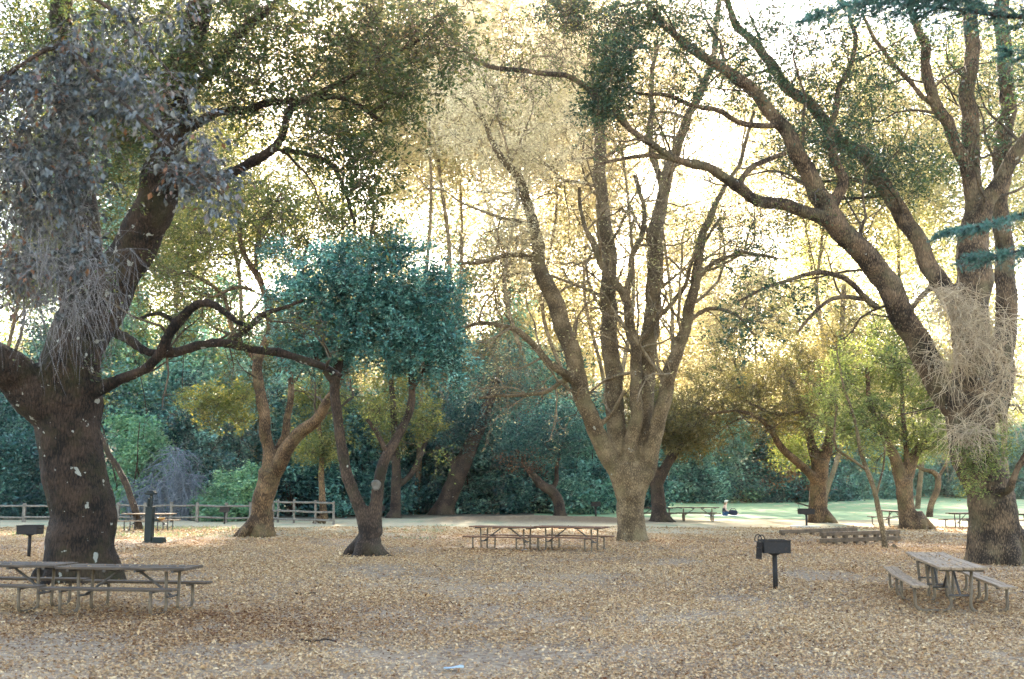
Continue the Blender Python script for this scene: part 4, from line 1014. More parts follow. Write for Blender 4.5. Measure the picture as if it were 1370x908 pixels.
#@@WOOD
GB, GT = 'understorey shrubs at the edge of the wood', 'tall trees of the wood'
SHRUBS = [  # px, Y, height, width, mat, size, label, mat2
    (20, 70, 6.0, 7.0, 'teal_dark', .17, 'dark green bush behind the fence at the far left edge', None),
    (90, 76, 11.0, 9.0, 'teal_dark', .19, 'tall dark blue green bush behind the huge dark leaning trunk', 'teal_pale'),
    (185, 69, 6.6, 5.4, 'willow', .15, 'light green soft willowy bush behind the drinking fountain', None),
    (290, 72, 7.5, 6.5, 'teal_dark', .17, 'dark glossy bush behind the fence between willowy bush and oak trunk', 'teal_pale'),
    (318, 66.5, 3.3, 3.9, 'willow', .13, 'low rounded green bush just left of the golden oak trunk', None),
    (238, 78, 13.0, 8.0, 'teal_pale', .2, 'tall pale blue green bush rising over the grey drooping bush', 'teal_dark'),
    (410, 74, 9.5, 7.0, 'teal_dark', .18, 'dark bush filling the gap between the oak and the round crowned tree', 'teal_pale'),
    (345, 82, 14.0, 9.0, 'teal_pale', .2, 'tall hazy green bush behind the golden oak trunk', 'oak_olive'),
    (480, 77, 9.0, 7.0, 'teal_dark', .18, 'dark bush behind the forked stems of the round crowned tree', None),
    (560, 82, 9.5, 7.0, 'teal_dark', .19, 'deep shadowed bush between the slim straight trunk and leaning trunk', None),
    (650, 81, 8.0, 6.5, 'teal_dark', .18, 'dark blue green bush just right of the thick leaning trunk', 'teal_pale'),
    (700, 85, 11.5, 7.5, 'teal_dark', .2, 'tall dark bush behind the short bent trunk', 'rust'),
    (775, 80, 9.5, 6.5, 'teal_pale', .18, 'blue green bush behind the small distant grill post', 'teal_dark'),
    (640, 92, 15.0, 9.0, 'teal_dark', .22, 'high dark bush top between the round crown and the pale stems', 'brown'),
    (830, 96, 9.0, 8.0, 'teal_dark', .22, 'dark bush behind the pale multi stemmed trunk', 'teal_pale'),
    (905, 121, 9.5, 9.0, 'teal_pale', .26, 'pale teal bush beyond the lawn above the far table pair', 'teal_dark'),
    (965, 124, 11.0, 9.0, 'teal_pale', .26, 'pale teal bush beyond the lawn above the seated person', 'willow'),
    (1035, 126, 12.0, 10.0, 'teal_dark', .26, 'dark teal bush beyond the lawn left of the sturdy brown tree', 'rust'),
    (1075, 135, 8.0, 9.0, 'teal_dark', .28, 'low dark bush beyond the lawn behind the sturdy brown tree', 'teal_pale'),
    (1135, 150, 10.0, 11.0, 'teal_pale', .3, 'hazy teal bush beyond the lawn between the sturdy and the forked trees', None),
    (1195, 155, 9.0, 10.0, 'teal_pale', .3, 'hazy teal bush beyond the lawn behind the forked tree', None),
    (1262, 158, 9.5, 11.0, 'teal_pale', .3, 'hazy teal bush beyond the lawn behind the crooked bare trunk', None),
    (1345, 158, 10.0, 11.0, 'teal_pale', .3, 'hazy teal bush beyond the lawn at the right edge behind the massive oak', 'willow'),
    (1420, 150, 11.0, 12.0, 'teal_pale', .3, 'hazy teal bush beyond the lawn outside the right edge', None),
    (140, 82, 17.0, 9.5, 'willow', .2, 'tall pale green bush rising between the huge dark trunk and the grey drooping bush', 'teal_pale'),
    (275, 86, 18.0, 10.0, 'teal_pale', .21, 'tall blue green bush high behind the bend of the low mossy branch', 'willow'),
    (405, 88, 17.0, 9.5, 'teal_dark', .21, 'tall dark green bush behind the right stem of the golden oak', 'willow'),
    (50, 84, 17.0, 9.0, 'teal_dark', .21, 'tall dark bush high behind the left fork of the huge trunk', 'teal_pale'),
    (500, 94, 18.0, 10.0, 'teal_pale', .22, 'tall hazy bush directly behind the round teal crown', 'golden'),
    (610, 100, 22.0, 10.0, 'golden', .23, 'tall pale gold bush behind the thick slanting trunk', 'teal_pale'),
    (700, 98, 20.0, 10.0, 'teal_pale', .23, 'tall greyish bush seen through the left stem of the pale tree', 'golden'),
    (770, 102, 17.0, 9.0, 'teal_dark', .23, 'dark bush seen between the left stems of the pale tree', 'golden'),
    (-70, 72, 10.0, 9.0, 'teal_dark', .19, 'tall dark bush behind the fence outside the left edge', None),
]
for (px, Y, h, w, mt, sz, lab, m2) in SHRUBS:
    auto_tree('shrub', lab, 'bush', px, Y, h, w, 0.0, mt, 'bark_dark', nclus=int(200 + 26 * w), nleaf=80, size=sz * 1.5, group=GB, lobes=11, mat2=m2, sig=w * .06, stems=3, trunk_r=.08, depth=w * .8)

hanging_mass('drooping_bush', 'blue grey leafless drooping bush behind the drinking fountain', 'bush',
             [(236, 628, 0, 18, 34, 1.0, 26), (205, 655, 0, 30, 22, 1.0, 22), (255, 655, 0, 20, 22, 1, 26), (185, 668, .5, 40, 14, 1, 22)], 66.5, [M['twig_blue']], 5, 1.7, 0.8, 0.019, tuple(ground_at(232, 66.5)))

TREES = [  # px, Y, height, width, base_frac, mat, mat2, size, lean, label
    (330, 88, 48, 17, .28, 'oak_olive', 'golden', .24, .0, 'tall olive green tree behind the golden oak'),
    (170, 90, 48, 17, .25, 'oak_olive', 'teal_pale', .24, .0, 'tall grey green tree behind the willowy bush'),
    (20, 92, 50, 18, .25, 'bay', 'oak_olive', .24, .0, 'tall dark tree at the far left behind the huge trunk'),
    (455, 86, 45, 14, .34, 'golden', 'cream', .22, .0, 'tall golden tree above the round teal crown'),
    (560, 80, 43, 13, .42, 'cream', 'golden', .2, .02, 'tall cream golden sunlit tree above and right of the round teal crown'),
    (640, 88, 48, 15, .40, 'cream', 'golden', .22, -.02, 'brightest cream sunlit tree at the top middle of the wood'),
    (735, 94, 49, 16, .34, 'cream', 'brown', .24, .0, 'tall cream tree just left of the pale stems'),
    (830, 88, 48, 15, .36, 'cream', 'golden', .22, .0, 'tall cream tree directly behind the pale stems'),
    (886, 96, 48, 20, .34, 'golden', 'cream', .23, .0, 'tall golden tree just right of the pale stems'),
    (1090, 92, 48, 19, .32, 'golden', 'oak_olive', .22, .03, 'tall golden tree behind the long leaning limb'),
    (1217, 94, 49, 21, .25, 'golden', 'yellowgreen', .24, .0, 'tall golden green tree behind the bushy forked tree'),
    (1322, 92, 46, 18, .30, 'golden', 'oak_olive', .22, .0, 'shorter golden tree seen between the oak limbs'),
    (1370, 84, 44, 19, .25, 'golden', 'yellowgreen', .22, .0, 'golden tree at the right edge behind the massive oak'),
    (600, 118, 43, 18, .12, 'golden', 'teal_pale', .32, .0, 'broad green gold tree low on the slope behind the leaning trunk'),
    (740, 122, 43, 18, .10, 'golden', 'brown', .32, .0, 'broad green gold tree low on the slope behind the bent trunk'),
    (470, 112, 43, 18, .12, 'golden', 'oak_olive', .32, .0, 'broad tree low on the slope behind the round crowned tree'),
    (880, 135, 41, 20, .12, 'golden', 'cream', .34, .0, 'broad golden tree beyond the lawn behind the far table pair'),
    (1010, 142, 37, 20, .12, 'golden', 'yellowgreen', .34, .0, 'broad golden tree beyond the lawn behind the seated person'),
    (1130, 168, 37, 22, .10, 'golden', 'yellowgreen', .38, .0, 'broad hazy tree beyond the lawn in the gap left of the forked tree'),
    (1290, 172, 35, 22, .10, 'golden', 'yellowgreen', .38, .0, 'broad hazy tree beyond the lawn behind the massive oak'),
    (250, 108, 41, 18, .12, 'oak_olive', 'golden', .3, .0, 'broad dull green tree on the slope behind the drooping bush'),
    (80, 112, 41, 18, .12, 'oak_olive', 'teal_pale', .3, .0, 'broad dull green tree on the slope at the far left'),
    (790, 132, 46, 22, .12, 'cream', 'golden', .34, .0, 'broad pale tree at the back of the wood behind the left pale stems'),
    (960, 150, 50, 24, .12, 'cream', 'golden', .36, .0, 'broad pale tree at the back of the lawn directly above the seated person'),
    (1090, 160, 50, 24, .12, 'golden', 'cream', .38, .0, 'broad pale tree at the back of the lawn above the sturdy brown tree'),
    (1230, 165, 48, 24, .12, 'golden', 'yellowgreen', .38, .0, 'broad pale tree at the back of the lawn above the crooked bare trunk'),
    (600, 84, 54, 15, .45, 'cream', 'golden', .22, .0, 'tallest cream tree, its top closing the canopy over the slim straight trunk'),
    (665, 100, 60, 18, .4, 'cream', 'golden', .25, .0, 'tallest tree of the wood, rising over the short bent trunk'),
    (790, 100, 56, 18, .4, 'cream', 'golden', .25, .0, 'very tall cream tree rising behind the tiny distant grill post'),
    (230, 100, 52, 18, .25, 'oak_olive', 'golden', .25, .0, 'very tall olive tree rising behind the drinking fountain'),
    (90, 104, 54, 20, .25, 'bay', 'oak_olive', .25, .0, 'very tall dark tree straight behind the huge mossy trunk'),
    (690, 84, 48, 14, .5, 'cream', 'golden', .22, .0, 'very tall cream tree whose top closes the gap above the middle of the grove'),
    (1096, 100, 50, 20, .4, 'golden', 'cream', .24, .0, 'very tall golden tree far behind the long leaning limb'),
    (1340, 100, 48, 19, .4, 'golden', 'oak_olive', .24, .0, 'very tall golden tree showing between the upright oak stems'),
    (510, 92, 48, 15, .45, 'golden', 'cream', .24, .0, 'very tall golden tree showing above the round teal crown'),
]
for (px, Y, h, w, bf, mt, m2, sz, lean, lab) in TREES:
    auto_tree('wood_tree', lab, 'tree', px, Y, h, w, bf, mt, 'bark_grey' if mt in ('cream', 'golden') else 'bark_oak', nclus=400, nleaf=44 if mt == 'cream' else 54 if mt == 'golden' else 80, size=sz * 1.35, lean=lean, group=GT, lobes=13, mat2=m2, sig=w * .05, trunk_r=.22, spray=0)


def far_wood():
    """the mass of crowns farther up the hill"""
    a = Acc()
    n = 1500
    X = rng.uniform(-130, 150, n); Y = rng.uniform(150, 250, n) + np.clip(X - 20, 0, 60) * .5
    z = gz(X, Y)
    C = np.stack([X, Y, z + rng.uniform(1, 24, n) * (.7 + .3 * np.sin(X * .16))], -1)
    m = 90
    pos = np.repeat(C, m, 0) + rng.normal(size=(n * m, 3)) * [2.6, 2.2, 1.8]
    pos = pos[pos[:, 2] > gz(pos[:, 0], pos[:, 1])]
    leaves(a, pos, 0.62, np.clip(rng.normal(.5, .25, len(pos)), 0, 1), 0, up=.5, wr=.6)
    tag(a.build('far_wood', [M['oak_olive']]), 'hazy mass of distant trees covering the hill behind everything', 'wood', kind='stuff')


far_wood()

#@@OBJECTS
# ------------------------------------------------------------------ hard-surface helpers
def box_bm(bm, sx, sy, sz, c=(0, 0, 0), rot=None, bev=0.006):
    r = bmesh.ops.create_cube(bm, size=1.0)
    vs = r['verts']
    for v in vs: v.co = Vector((v.co.x * sx, v.co.y * sy, v.co.z * sz))
    if bev > 0:
        es = list({e for v in vs for e in v.link_edges})
        rb = bmesh.ops.bevel(bm, geom=es, offset=bev, segments=1, affect='EDGES')
        vs = list({v for f in rb['faces'] for v in f.verts} | {v for v in vs if v.is_valid})
    mt = Matrix.Translation(c)
    if rot is not None: mt = mt @ rot.to_4x4()
    for v in vs: v.co = mt @ v.co


def bm_obj(name, bm, mat, parent=None, smooth=False):
    bmesh.ops.recalc_face_normals(bm, faces=bm.faces)
    me = bpy.data.meshes.new(name); bm.to_mesh(me); bm.free()
    me.materials.append(mat)
    if smooth: me.polygons.foreach_set('use_smooth', np.ones(len(me.polygons), bool))
    return link(name, me, parent)


def pipe_bm(bm, pts, r, sides=8, cap=True):
    pts = [Vector(p) for p in pts]
    rings = []
    n = len(pts); u = None
    for i, p in enumerate(pts):
        t = (pts[min(i + 1, n - 1)] - pts[max(i - 1, 0)]).normalized()
        if u is None:
            u = t.cross(Vector((0.31, 0.9, 0.17))).normalized()
        u = (u - t * u.dot(t)).normalized(); w = t.cross(u)
        rr = r[i] if isinstance(r, (list, tuple)) else r
        rings.append([bm.verts.new(p + (u * math.cos(a) + w * math.sin(a)) * rr) for a in [k * 2 * math.pi / sides for k in range(sides)]])
    for i in range(n - 1):
        for k in range(sides):
            bm.faces.new((rings[i][k], rings[i][(k + 1) % sides], rings[i + 1][(k + 1) % sides], rings[i + 1][k]))
    if cap:
        bm.faces.new(rings[0][::-1]); bm.faces.new(rings[-1])


def bend(pts, rad=0.14, n=5):
    """polyline with rounded corners"""
    P_ = [Vector(p) for p in pts]; out = [P_[0]]
    for i in range(1, len(P_) - 1):
        a = (P_[i - 1] - P_[i]); b = (P_[i + 1] - P_[i])
        ra = min(rad, a.length * .48, b.length * .48)
        p0 = P_[i] + a.normalized() * ra; p2 = P_[i] + b.normalized() * ra
        for k in range(n + 1):
            t = k / n; out.append(p0 * (1 - t) ** 2 + P_[i] * 2 * t * (1 - t) + p2 * t * t)
    out.append(P_[-1])
    return out


TABLE_L = 2.36


def make_table(label, wood, pipe, group, top_boards=4):
    """pipe-framed picnic table, long axis X"""
    e = thing('picnic_table', label, 'picnic table', group=group)
    L = TABLE_L; W = 0.78
    bm = bmesh.new()
    bw = W / top_boards
    for i in range(top_boards):
        y = -W / 2 + bw * (i + .5)
        box_bm(bm, L - random.uniform(.005, .02), bw - .012, 0.045, (random.uniform(-.004, .004), y, 0.745 + random.uniform(-.003, .003)), Matrix.Rotation(random.uniform(-.003, .003), 3, 'X'))
    tp = bm_obj('tabletop', bm, M[wood], e)
    for x in (-.95, -.28, .28, .95):
        bm = bmesh.new(); box_bm(bm, 0.05, W - .06, 0.035, (x, 0, 0.703), bev=.003); bm_obj('cross_batten', bm, M['pipe_dark'], tp)
    for s in (-1, 1):
        bm = bmesh.new()
        for k in (0, 1):
            box_bm(bm, L - random.uniform(.005, .02), 0.125, 0.042, (0, s * (0.70 + (k - .5) * .135), 0.437), Matrix.Rotation(random.uniform(-.006, .006), 3, 'X'))
        st = bm_obj('bench_seat', bm, M[wood], e)
        for x in (-.8, .8):
            bm = bmesh.new(); box_bm(bm, 0.05, .24, 0.03, (x, s * .70, 0.401), bev=.003); bm_obj('seat_bracket', bm, M['pipe_dark'], st)
    for x in (-.8, .8):
        for s in (-1, 1):
            bm = bmesh.new()
            ox = x + s * 0.035
            pts = bend([(ox, s * .74, 0.392), (ox, s * .74, 0.0), (ox, s * .14, 0.0), (ox, s * .19, 0.69)], .15, 6)
            pipe_bm(bm, pts, 0.028, 9)
            bm_obj('leg', bm, M[pipe], e, True)
        bm = bmesh.new()
        sx = -1 if x > 0 else 1
        pipe_bm(bm, [(x, 0, 0.27), (x + sx * .62, 0, 0.69)], 0.022, 7)
        bm_obj('brace', bm, M['pipe_dark'], e, True)
        bm = bmesh.new(); pipe_bm(bm, [(x, -.19, .27), (x, .19, .27)], 0.02, 7)
        bm_obj('crossbar', bm, M['pipe_dark'], e, True)
    return e


def table_pair(px, py_base, Y, ang, labels, wood, pipe, group, proto=None, single=False, dx=0.0):
    c = ground_at(px, Y); ca, sa = math.cos(ang), math.sin(ang)
    offs = (0.0,) if single else (-TABLE_L / 2 - .02, TABLE_L / 2 + .02)
    out = []
    for o, lab in zip(offs, labels):
        x = c[0] + ca * (o + dx); y = c[1] + sa * (o + dx)
        loc = (x, y, float(gz(x, y)))
        t = make_table(lab, wood, pipe, group)
        t.location = loc; t.rotation_euler = (0, 0, ang + random.uniform(-.012, .012))
        out.append(t)
    return out


TG = 'pipe framed picnic tables around the grove'
# near left pair: right end at px ~274, seen side on
xr = (270 - CX) / F * 19.7
for lab, x0 in (('dark picnic table under the huge leaning trunk, farther from the camera edge, its tabletop end showing', xr - TABLE_L / 2), ('dark picnic table cut by the left picture edge, end to end with another', xr - TABLE_L * 1.5 - .04)):
    t = make_table({True: 'dark weathered picnic table in front of the huge trunk, whole right half of the pair'}.get(x0 > xr - 2, 'dark weathered picnic table cut off by the left edge of the view'), 'wood_dark', 'pipe', TG)
    a_ = -0.16; q = x0 - xr
    t.location = (xr + q * math.cos(a_), 19.55 + q * math.sin(a_) + (.10 if q < -2 else 0), float(gz(x0, 19.7)) + (.018 if q < -2 else 0)); t.rotation_euler = (0, 0, a_ + (.012 if q > -2 else 0))
# centre pair
table_pair(719, 736, 37.3, math.atan2(-2.1, 4.15), ('reddish brown picnic table at the farther end of the central pair', 'reddish brown picnic table of the central pair nearest the pale trunk'), 'wood_brown', 'pipe', TG)
# right pair, end on
for lab, (x, y) in (('pale weathered picnic table seen end on, near half of the pair at lower right', (7.84, 20.4)), ('pale weathered picnic table seen end on, far half of the pair at lower right', (8.36, 22.72))):
    t = make_table(lab, 'wood_grey', 'pipe', TG)
    t.location = (x, y, float(gz(x, y))); t.rotation_euler = (0, 0, math.atan2(2.3, .52) + (.03 if y < 21 else -.02))
# far ones
table_pair(903, 697, 64, -0.03, ('small distant dark picnic table partly behind the dark upright trunk', 'small distant dark picnic table with its end towards the seated person'), 'wood_dark', 'pipe', TG, dx=-.1)
table_pair(209, 708, 52.5, -0.12, ('distant picnic table in front of the rail fence behind the drinking fountain',), 'wood_grey', 'pipe_dark', TG, single=True)
table_pair(1186, 704, 57, math.pi / 2 + .2, ('small distant picnic table seen end on between the sapling and the forked tree',), 'wood_dark', 'pipe', TG, single=True)
table_pair(1284, 706, 55, 0.5, ('distant picnic table peeping out just left of the massive oak base',), 'wood_dark', 'pipe_dark', TG, single=True)
table_pair(1378, 705, 53, 0.3, ('distant picnic table peeping out just right of the massive oak base',), 'wood_dark', 'pipe_dark', TG, single=True)


def table_leaves():
    a = Acc()
    bpy.context.view_layer.update()
    for o in [q for q in bpy.data.objects if q.name.startswith('picnic_table') and q.location.y < 40]:
        m = 26
        L = np.stack([rng.uniform(-1.1, 1.1, m), np.clip(rng.normal(0, .2, m), -.36, .36), np.full(m, .774)], -1)
        B = np.stack([rng.uniform(-1.1, 1.1, 8), rng.choice([-.7, .7], 8) + rng.uniform(-.1, .1, 8), np.full(8, .465)], -1)
        W = np.array([o.matrix_world @ Vector(p) for p in np.concatenate([L, B])])
        leaves(a, W, .055, np.clip(rng.normal(.35, .25, len(W)), 0, 1), 0, up=2.0, wr=.55, fold=.16)
    tag(a.build('fallen_leaves', [M['litter']]), 'dry fallen leaves lying on the picnic table tops and benches', 'leaf litter', kind='stuff')


table_leaves()

# ------------------------------------------------------------------ grills
def make_grill(label, group, lid=False, hung=False, bowl_w=0.56, post_h=0.72, pad=False):
    e = thing('park_grill', label, 'grill', group=group)
    bm = bmesh.new(); pipe_bm(bm, [(0, 0, -.1), (0, 0, post_h)], 0.05, 12)
    bm_obj('post', bm, M['iron'], e, True)
    bm = bmesh.new(); pipe_bm(bm, [(0, 0, post_h - .03), (0, 0, post_h)], [.075, .13], 12); box_bm(bm, .3, .26, .012, (0, 0, post_h + .005), bev=.002)
    bm_obj('mount_plate', bm, M['iron'], e)
    # firebox: floor, two sides, back, low lip at the front
    bm = bmesh.new(); w, d, h, t = bowl_w, .42, .25, .008
    z0 = post_h + .012
    box_bm(bm, w, d, t, (0, 0, z0 + t / 2), bev=0)
    for s in (-1, 1): box_bm(bm, t, d, h, (s * (w / 2 - t / 2), 0, z0 + t + h / 2 + .001), bev=.001)
    for s in (-1, 1): box_bm(bm, w - 2 * t - .004, t, h - .004, (0, s * (d / 2 - t / 2), z0 + t + h / 2), bev=.001)
    for s in (-1, 1): box_bm(bm, w + .02, .02, .02, (0, s * (d / 2 + .008), z0 + h + .006), bev=.003)
    bm_obj('firebox', bm, M['iron'], e)
    bm = bmesh.new()
    zt = z0 + h - .04
    for k in range(13):
        y = -d / 2 + .03 + k * (d - .06) / 12
        pipe_bm(bm, [(-w / 2 + .012, y, zt), (w / 2 - .012, y, zt)], .006, 6)
    for x in (-w / 2 + .03, w / 2 - .03): pipe_bm(bm, [(x, -d / 2 + .014, zt - .011), (x, d / 2 - .014, zt - .011)], .007, 6)
    bm_obj('grate', bm, M['iron'], e, True)
    if hung:
        # swing grate turned down over the left side, with its two coil handles standing up
        for y in (-.14, .10):
            bm = bmesh.new()
            arc = [(-w / 2 - .03 + .07 * math.cos(a), y, z0 + h + .02 + .10 * math.sin(a)) for a in np.linspace(math.pi * 1.15, -.2 * math.pi, 12)]
            pipe_bm(bm, arc, .011, 7)
            bm_obj('handle', bm, M['iron'], e, True)
        bm = bmesh.new()
        for k in range(8):
            y = -.19 + k * .054
            pipe_bm(bm, [(-w / 2 - .03, y, z0 + h - .02), (-w / 2 - .055, y, z0 - .13)], .007, 6)
        for z in (z0 + h - .03, z0 + .1, z0 - .12): pipe_bm(bm, [(-w / 2 - .042 - (z0 + h - z) * .05, -.21, z), (-w / 2 - .042 - (z0 + h - z) * .05, .21, z)], .009, 6)
        box_bm(bm, .006, .36, .30, (-w / 2 - .028, .01, z0 + .06), Matrix.Rotation(.08, 3, 'Y'), bev=.001)
        bm_obj('swing_grate', bm, M['iron'], e, False)
        bm = bmesh.new(); pipe_bm(bm, bend([(-w / 2 - .02, -.16, z0 + .13), (-w / 2 - .11, -.18, z0 + .10), (-w / 2 - .13, -.19, z0 - .02), (-w / 2 - .10, -.19, z0 - .10)], .04, 4), .009, 6)
        bm_obj('hook', bm, M['iron'], e, True)
    else:
        for s in (-1, 1):
            bm = bmesh.new()
            pipe_bm(bm, bend([(s * (w / 2), -.1, z0 + .16), (s * (w / 2 + .09), -.1, z0 + .16), (s * (w / 2 + .09), .1, z0 + .16), (s * (w / 2), .1, z0 + .16)], .04, 4), .008, 6)
            bm_obj('handle', bm, M['iron'], e, True)
    if lid:
        bm = bmesh.new()
        box_bm(bm, w * .95, .40, .008, (-.16, .05, z0 + h + .22), Matrix.Rotation(.28, 3, 'Y') @ Matrix.Rotation(-.1, 3, 'X'), bev=.002)
        for x in (-.2, .2): pipe_bm(bm, [(x * w / .56, d / 2 - .02, z0 + h - .02), (x * w / .56 - .1, d / 2 - .1, z0 + h + .20 - x * .25)], .008, 6)
        bm_obj('lid', bm, M['iron'], e)
    if pad:
        bm = bmesh.new(); box_bm(bm, 1.25, 1.0, .1, (-.1, 0, .02), bev=.01)
        bm_obj('base_slab', bm, M['concrete'], e)
    return e


GG = 'black iron park grills'


def put(o, px, Y, rz=0.0, dz=0.0):
    g = ground_at(px, Y); o.location = (g[0], g[1], g[2] + dz); o.rotation_euler = (0, 0, rz); return o


put(make_grill('nearest black grill with its grate swung down at one side and looped handles standing up', GG, hung=True), 1028, 23.6, 0.06)
put(make_grill('black grill close against the left side of the huge dark leaning trunk', GG, bowl_w=.62, post_h=.66), 54, 33.5, -.1)
put(make_grill('distant black grill with open raised lid on a concrete slab', GG, lid=True, pad=True, bowl_w=.74, post_h=.62), 1071, 56, 0.0)
put(make_grill('tiny distant black grill on a thin post left of the pale multi stemmed trunk', GG, bowl_w=.5, post_h=.72), 795, 66.5, 0.1)
put(make_grill('black grill half hidden behind the right stem of the round crowned tree', GG, bowl_w=.6, post_h=.6), 511, 63, 0.1)
put(make_grill('small grill in the shade against the rail fence left of the golden oak trunk', GG, bowl_w=.5, post_h=.62), 308, 60.5, 0.2)


# ------------------------------------------------------------------ drinking fountain
def fountain():
    g = ground_at(210, 42)
    e = thing('drinking_fountain', 'tall dark green metal drinking fountain with a side bowl in the clearing', 'drinking fountain', g, -.1)
    bm = bmesh.new(); box_bm(bm, .36, .34, .06, (0, 0, .03), bev=.01); box_bm(bm, .28, .26, 1.22, (0, 0, .672), bev=.02); box_bm(bm, .30, .26, .03, (0, 0, 1.30), bev=.008)
    bm_obj('pedestal', bm, M['iron_green'], e)
    bm = bmesh.new(); box_bm(bm, .10, .10, .44, (.03, 0, 1.535), bev=.012); box_bm(bm, .06, .16, .30, (-.07, 0, 1.47), bev=.01)
    bm_obj('upper_post', bm, M['iron_green'], e)
    bm = bmesh.new(); box_bm(bm, .38, .30, .09, (0, 0, 1.80), bev=.02); box_bm(bm, .28, .22, .05, (0, 0, 1.872), bev=.02)
    bm_obj('cap', bm, M['iron_green'], e)
    bm = bmesh.new(); box_bm(bm, .26, .14, .10, (.30, 0, .83), bev=.015)
    bm_obj('arm', bm, M['iron_green'], e)
    bm = bmesh.new()
    prof = [(.02, .80), (.09, .82), (.14, .88), (.155, .93), (.14, .93), (.12, .885), (.02, .86)]
    rings = [[bm.verts.new((.44 + r * math.cos(a), r * math.sin(a), z)) for a in np.arange(14) / 14 * 2 * math.pi] for r, z in prof]
    for i in range(len(rings) - 1):
        for k in range(14): bm.faces.new((rings[i][k], rings[i][(k + 1) % 14], rings[i + 1][(k + 1) % 14], rings[i + 1][k]))
    bm.faces.new(rings[0][::-1]); bm.faces.new(rings[-1])
    bm_obj('bowl', bm, M['brass'], e, True)
    bm = bmesh.new(); pipe_bm(bm, bend([(.36, .05, .90), (.36, .05, .99), (.43, .03, .99)], .03, 4), .012, 7)
    bm_obj('spout', bm, M['brass'], e, True)
    bm = bmesh.new(); box_bm(bm, .42, .34, .22, (.38, .02, .10), bev=.02)
    bm_obj('step', bm, M['iron_green'], e)


fountain()


# ------------------------------------------------------------------ rail fences
def fence(label, pxs, Y0, Y1, post_h, rails, rough, post_w=.16):
    n = len(pxs)
    pts = []
    for i, px in enumerate(pxs):
        Y = Y0 + (Y1 - Y0) * i / (n - 1); pts.append(ground_at(px, Y))
    e = thing('rail_fence', label, 'fence', pts[0])
    o = Vector(pts[0])
    for p in pts:
        bm = bmesh.new(); q = Vector(p) - o
        hh = post_h * random.uniform(.97, 1.05)
        box_bm(bm, post_w * random.uniform(.9, 1.1), post_w, hh + .2, (q.x, q.y, q.z + hh / 2 - .1), Matrix.Rotation(random.uniform(-.15, .15), 3, 'Z') @ Matrix.Rotation(random.uniform(-.02, .02), 3, 'Y'), bev=.02)
        bm_obj('post', bm, M['wood_fence'], e)
    for i in range(n - 1):
        a = Vector(pts[i]) - o; b = Vector(pts[i + 1]) - o
        for z in rails:
            bm = bmesh.new()
            za, zb = z + random.uniform(-.03, .03), z + random.uniform(-.03, .03)
            pipe_bm(bm, [a + Vector((0, -.04, za)), (a + b) / 2 + Vector((0, -.05 + random.uniform(-.02, .02), (za + zb) / 2 - .01)), b + Vector((0, -.04, zb))], [.055, .06, .05], 6)
            bm_obj('rail', bm, M['wood_fence'], e, False)
    return e


fence('long weathered two railed split rail fence running behind the drinking fountain', [-75, -35, 3, 45, 88, 128, 168, 203, 238, 272, 310, 342, 371], 63.5, 62.5, 1.08, (.28, .92), 1)
fence('short three railed weathered fence section right of the golden oak trunk', [369, 378, 399, 427, 451], 62.5, 60.0, 1.25, (.22, .65, 1.12), 1, .12)

# ------------------------------------------------------------------ low timbers
def timbers():
    def edging(label, p0, p1, courses, blocks, hh=.14):
        A, B = Vector(p0), Vector(p1); d = (B - A); L = d.length; ang = math.atan2(d.y, d.x)
        e = thing('timber_edging', label, 'timber edging', (A + B) / 2, ang, 'low wooden timbers in the clearing')
        z = .10 if courses == 1 else .06
        for c in range(courses):
            bm = bmesh.new(); box_bm(bm, L, .17, hh, (0, 0, z + hh / 2 + c * (hh + .09)), Matrix.Rotation(random.uniform(-.008, .008), 3, 'Y'), bev=.015)
            bm_obj('timber', bm, M['timber'], e)
        for k in range(blocks):
            x = -L / 2 + .15 + k * (L - .3) / (blocks - 1)
            bm = bmesh.new(); box_bm(bm, .14, .15, z + .02, (x, .0, z / 2 - .008), bev=.01)
            if courses > 1: box_bm(bm, .16, .14, .086, (x, 0, z + hh + .045), bev=.008)
            bm_obj('block', bm, M['timber'], e)
    g0, g1 = ground_at(1036, 46.6), ground_at(1136, 49.0)
    edging('single low timber rail lying farther back by the near grill', g0, g1, 1, 6)
    g0, g1 = ground_at(1089, 41.0), ground_at(1192, 42.6)
    edging('two stacked low timbers with spacer blocks ending at the thin sapling', g0, g1, 2, 8)
    a = Acc()
    n = 16; c = ground_at(1140, 40.7)
    an = np.arange(n) / n * 2 * math.pi
    v = [[c[0] + 1.75 * math.cos(t) * (1 + .08 * math.sin(3 * t)), c[1] + .75 * math.sin(t), float(gz(c[0], c[1])) + .02] for t in an]
    bm = bmesh.new(); vs = [bm.verts.new(q) for q in v]; bm.faces.new(vs)
    o = bm_obj('bare_soil', bm, M['soil']); tag(o, 'patch of dark bare soil in front of the stacked timbers', 'soil', kind='structure')


timbers()


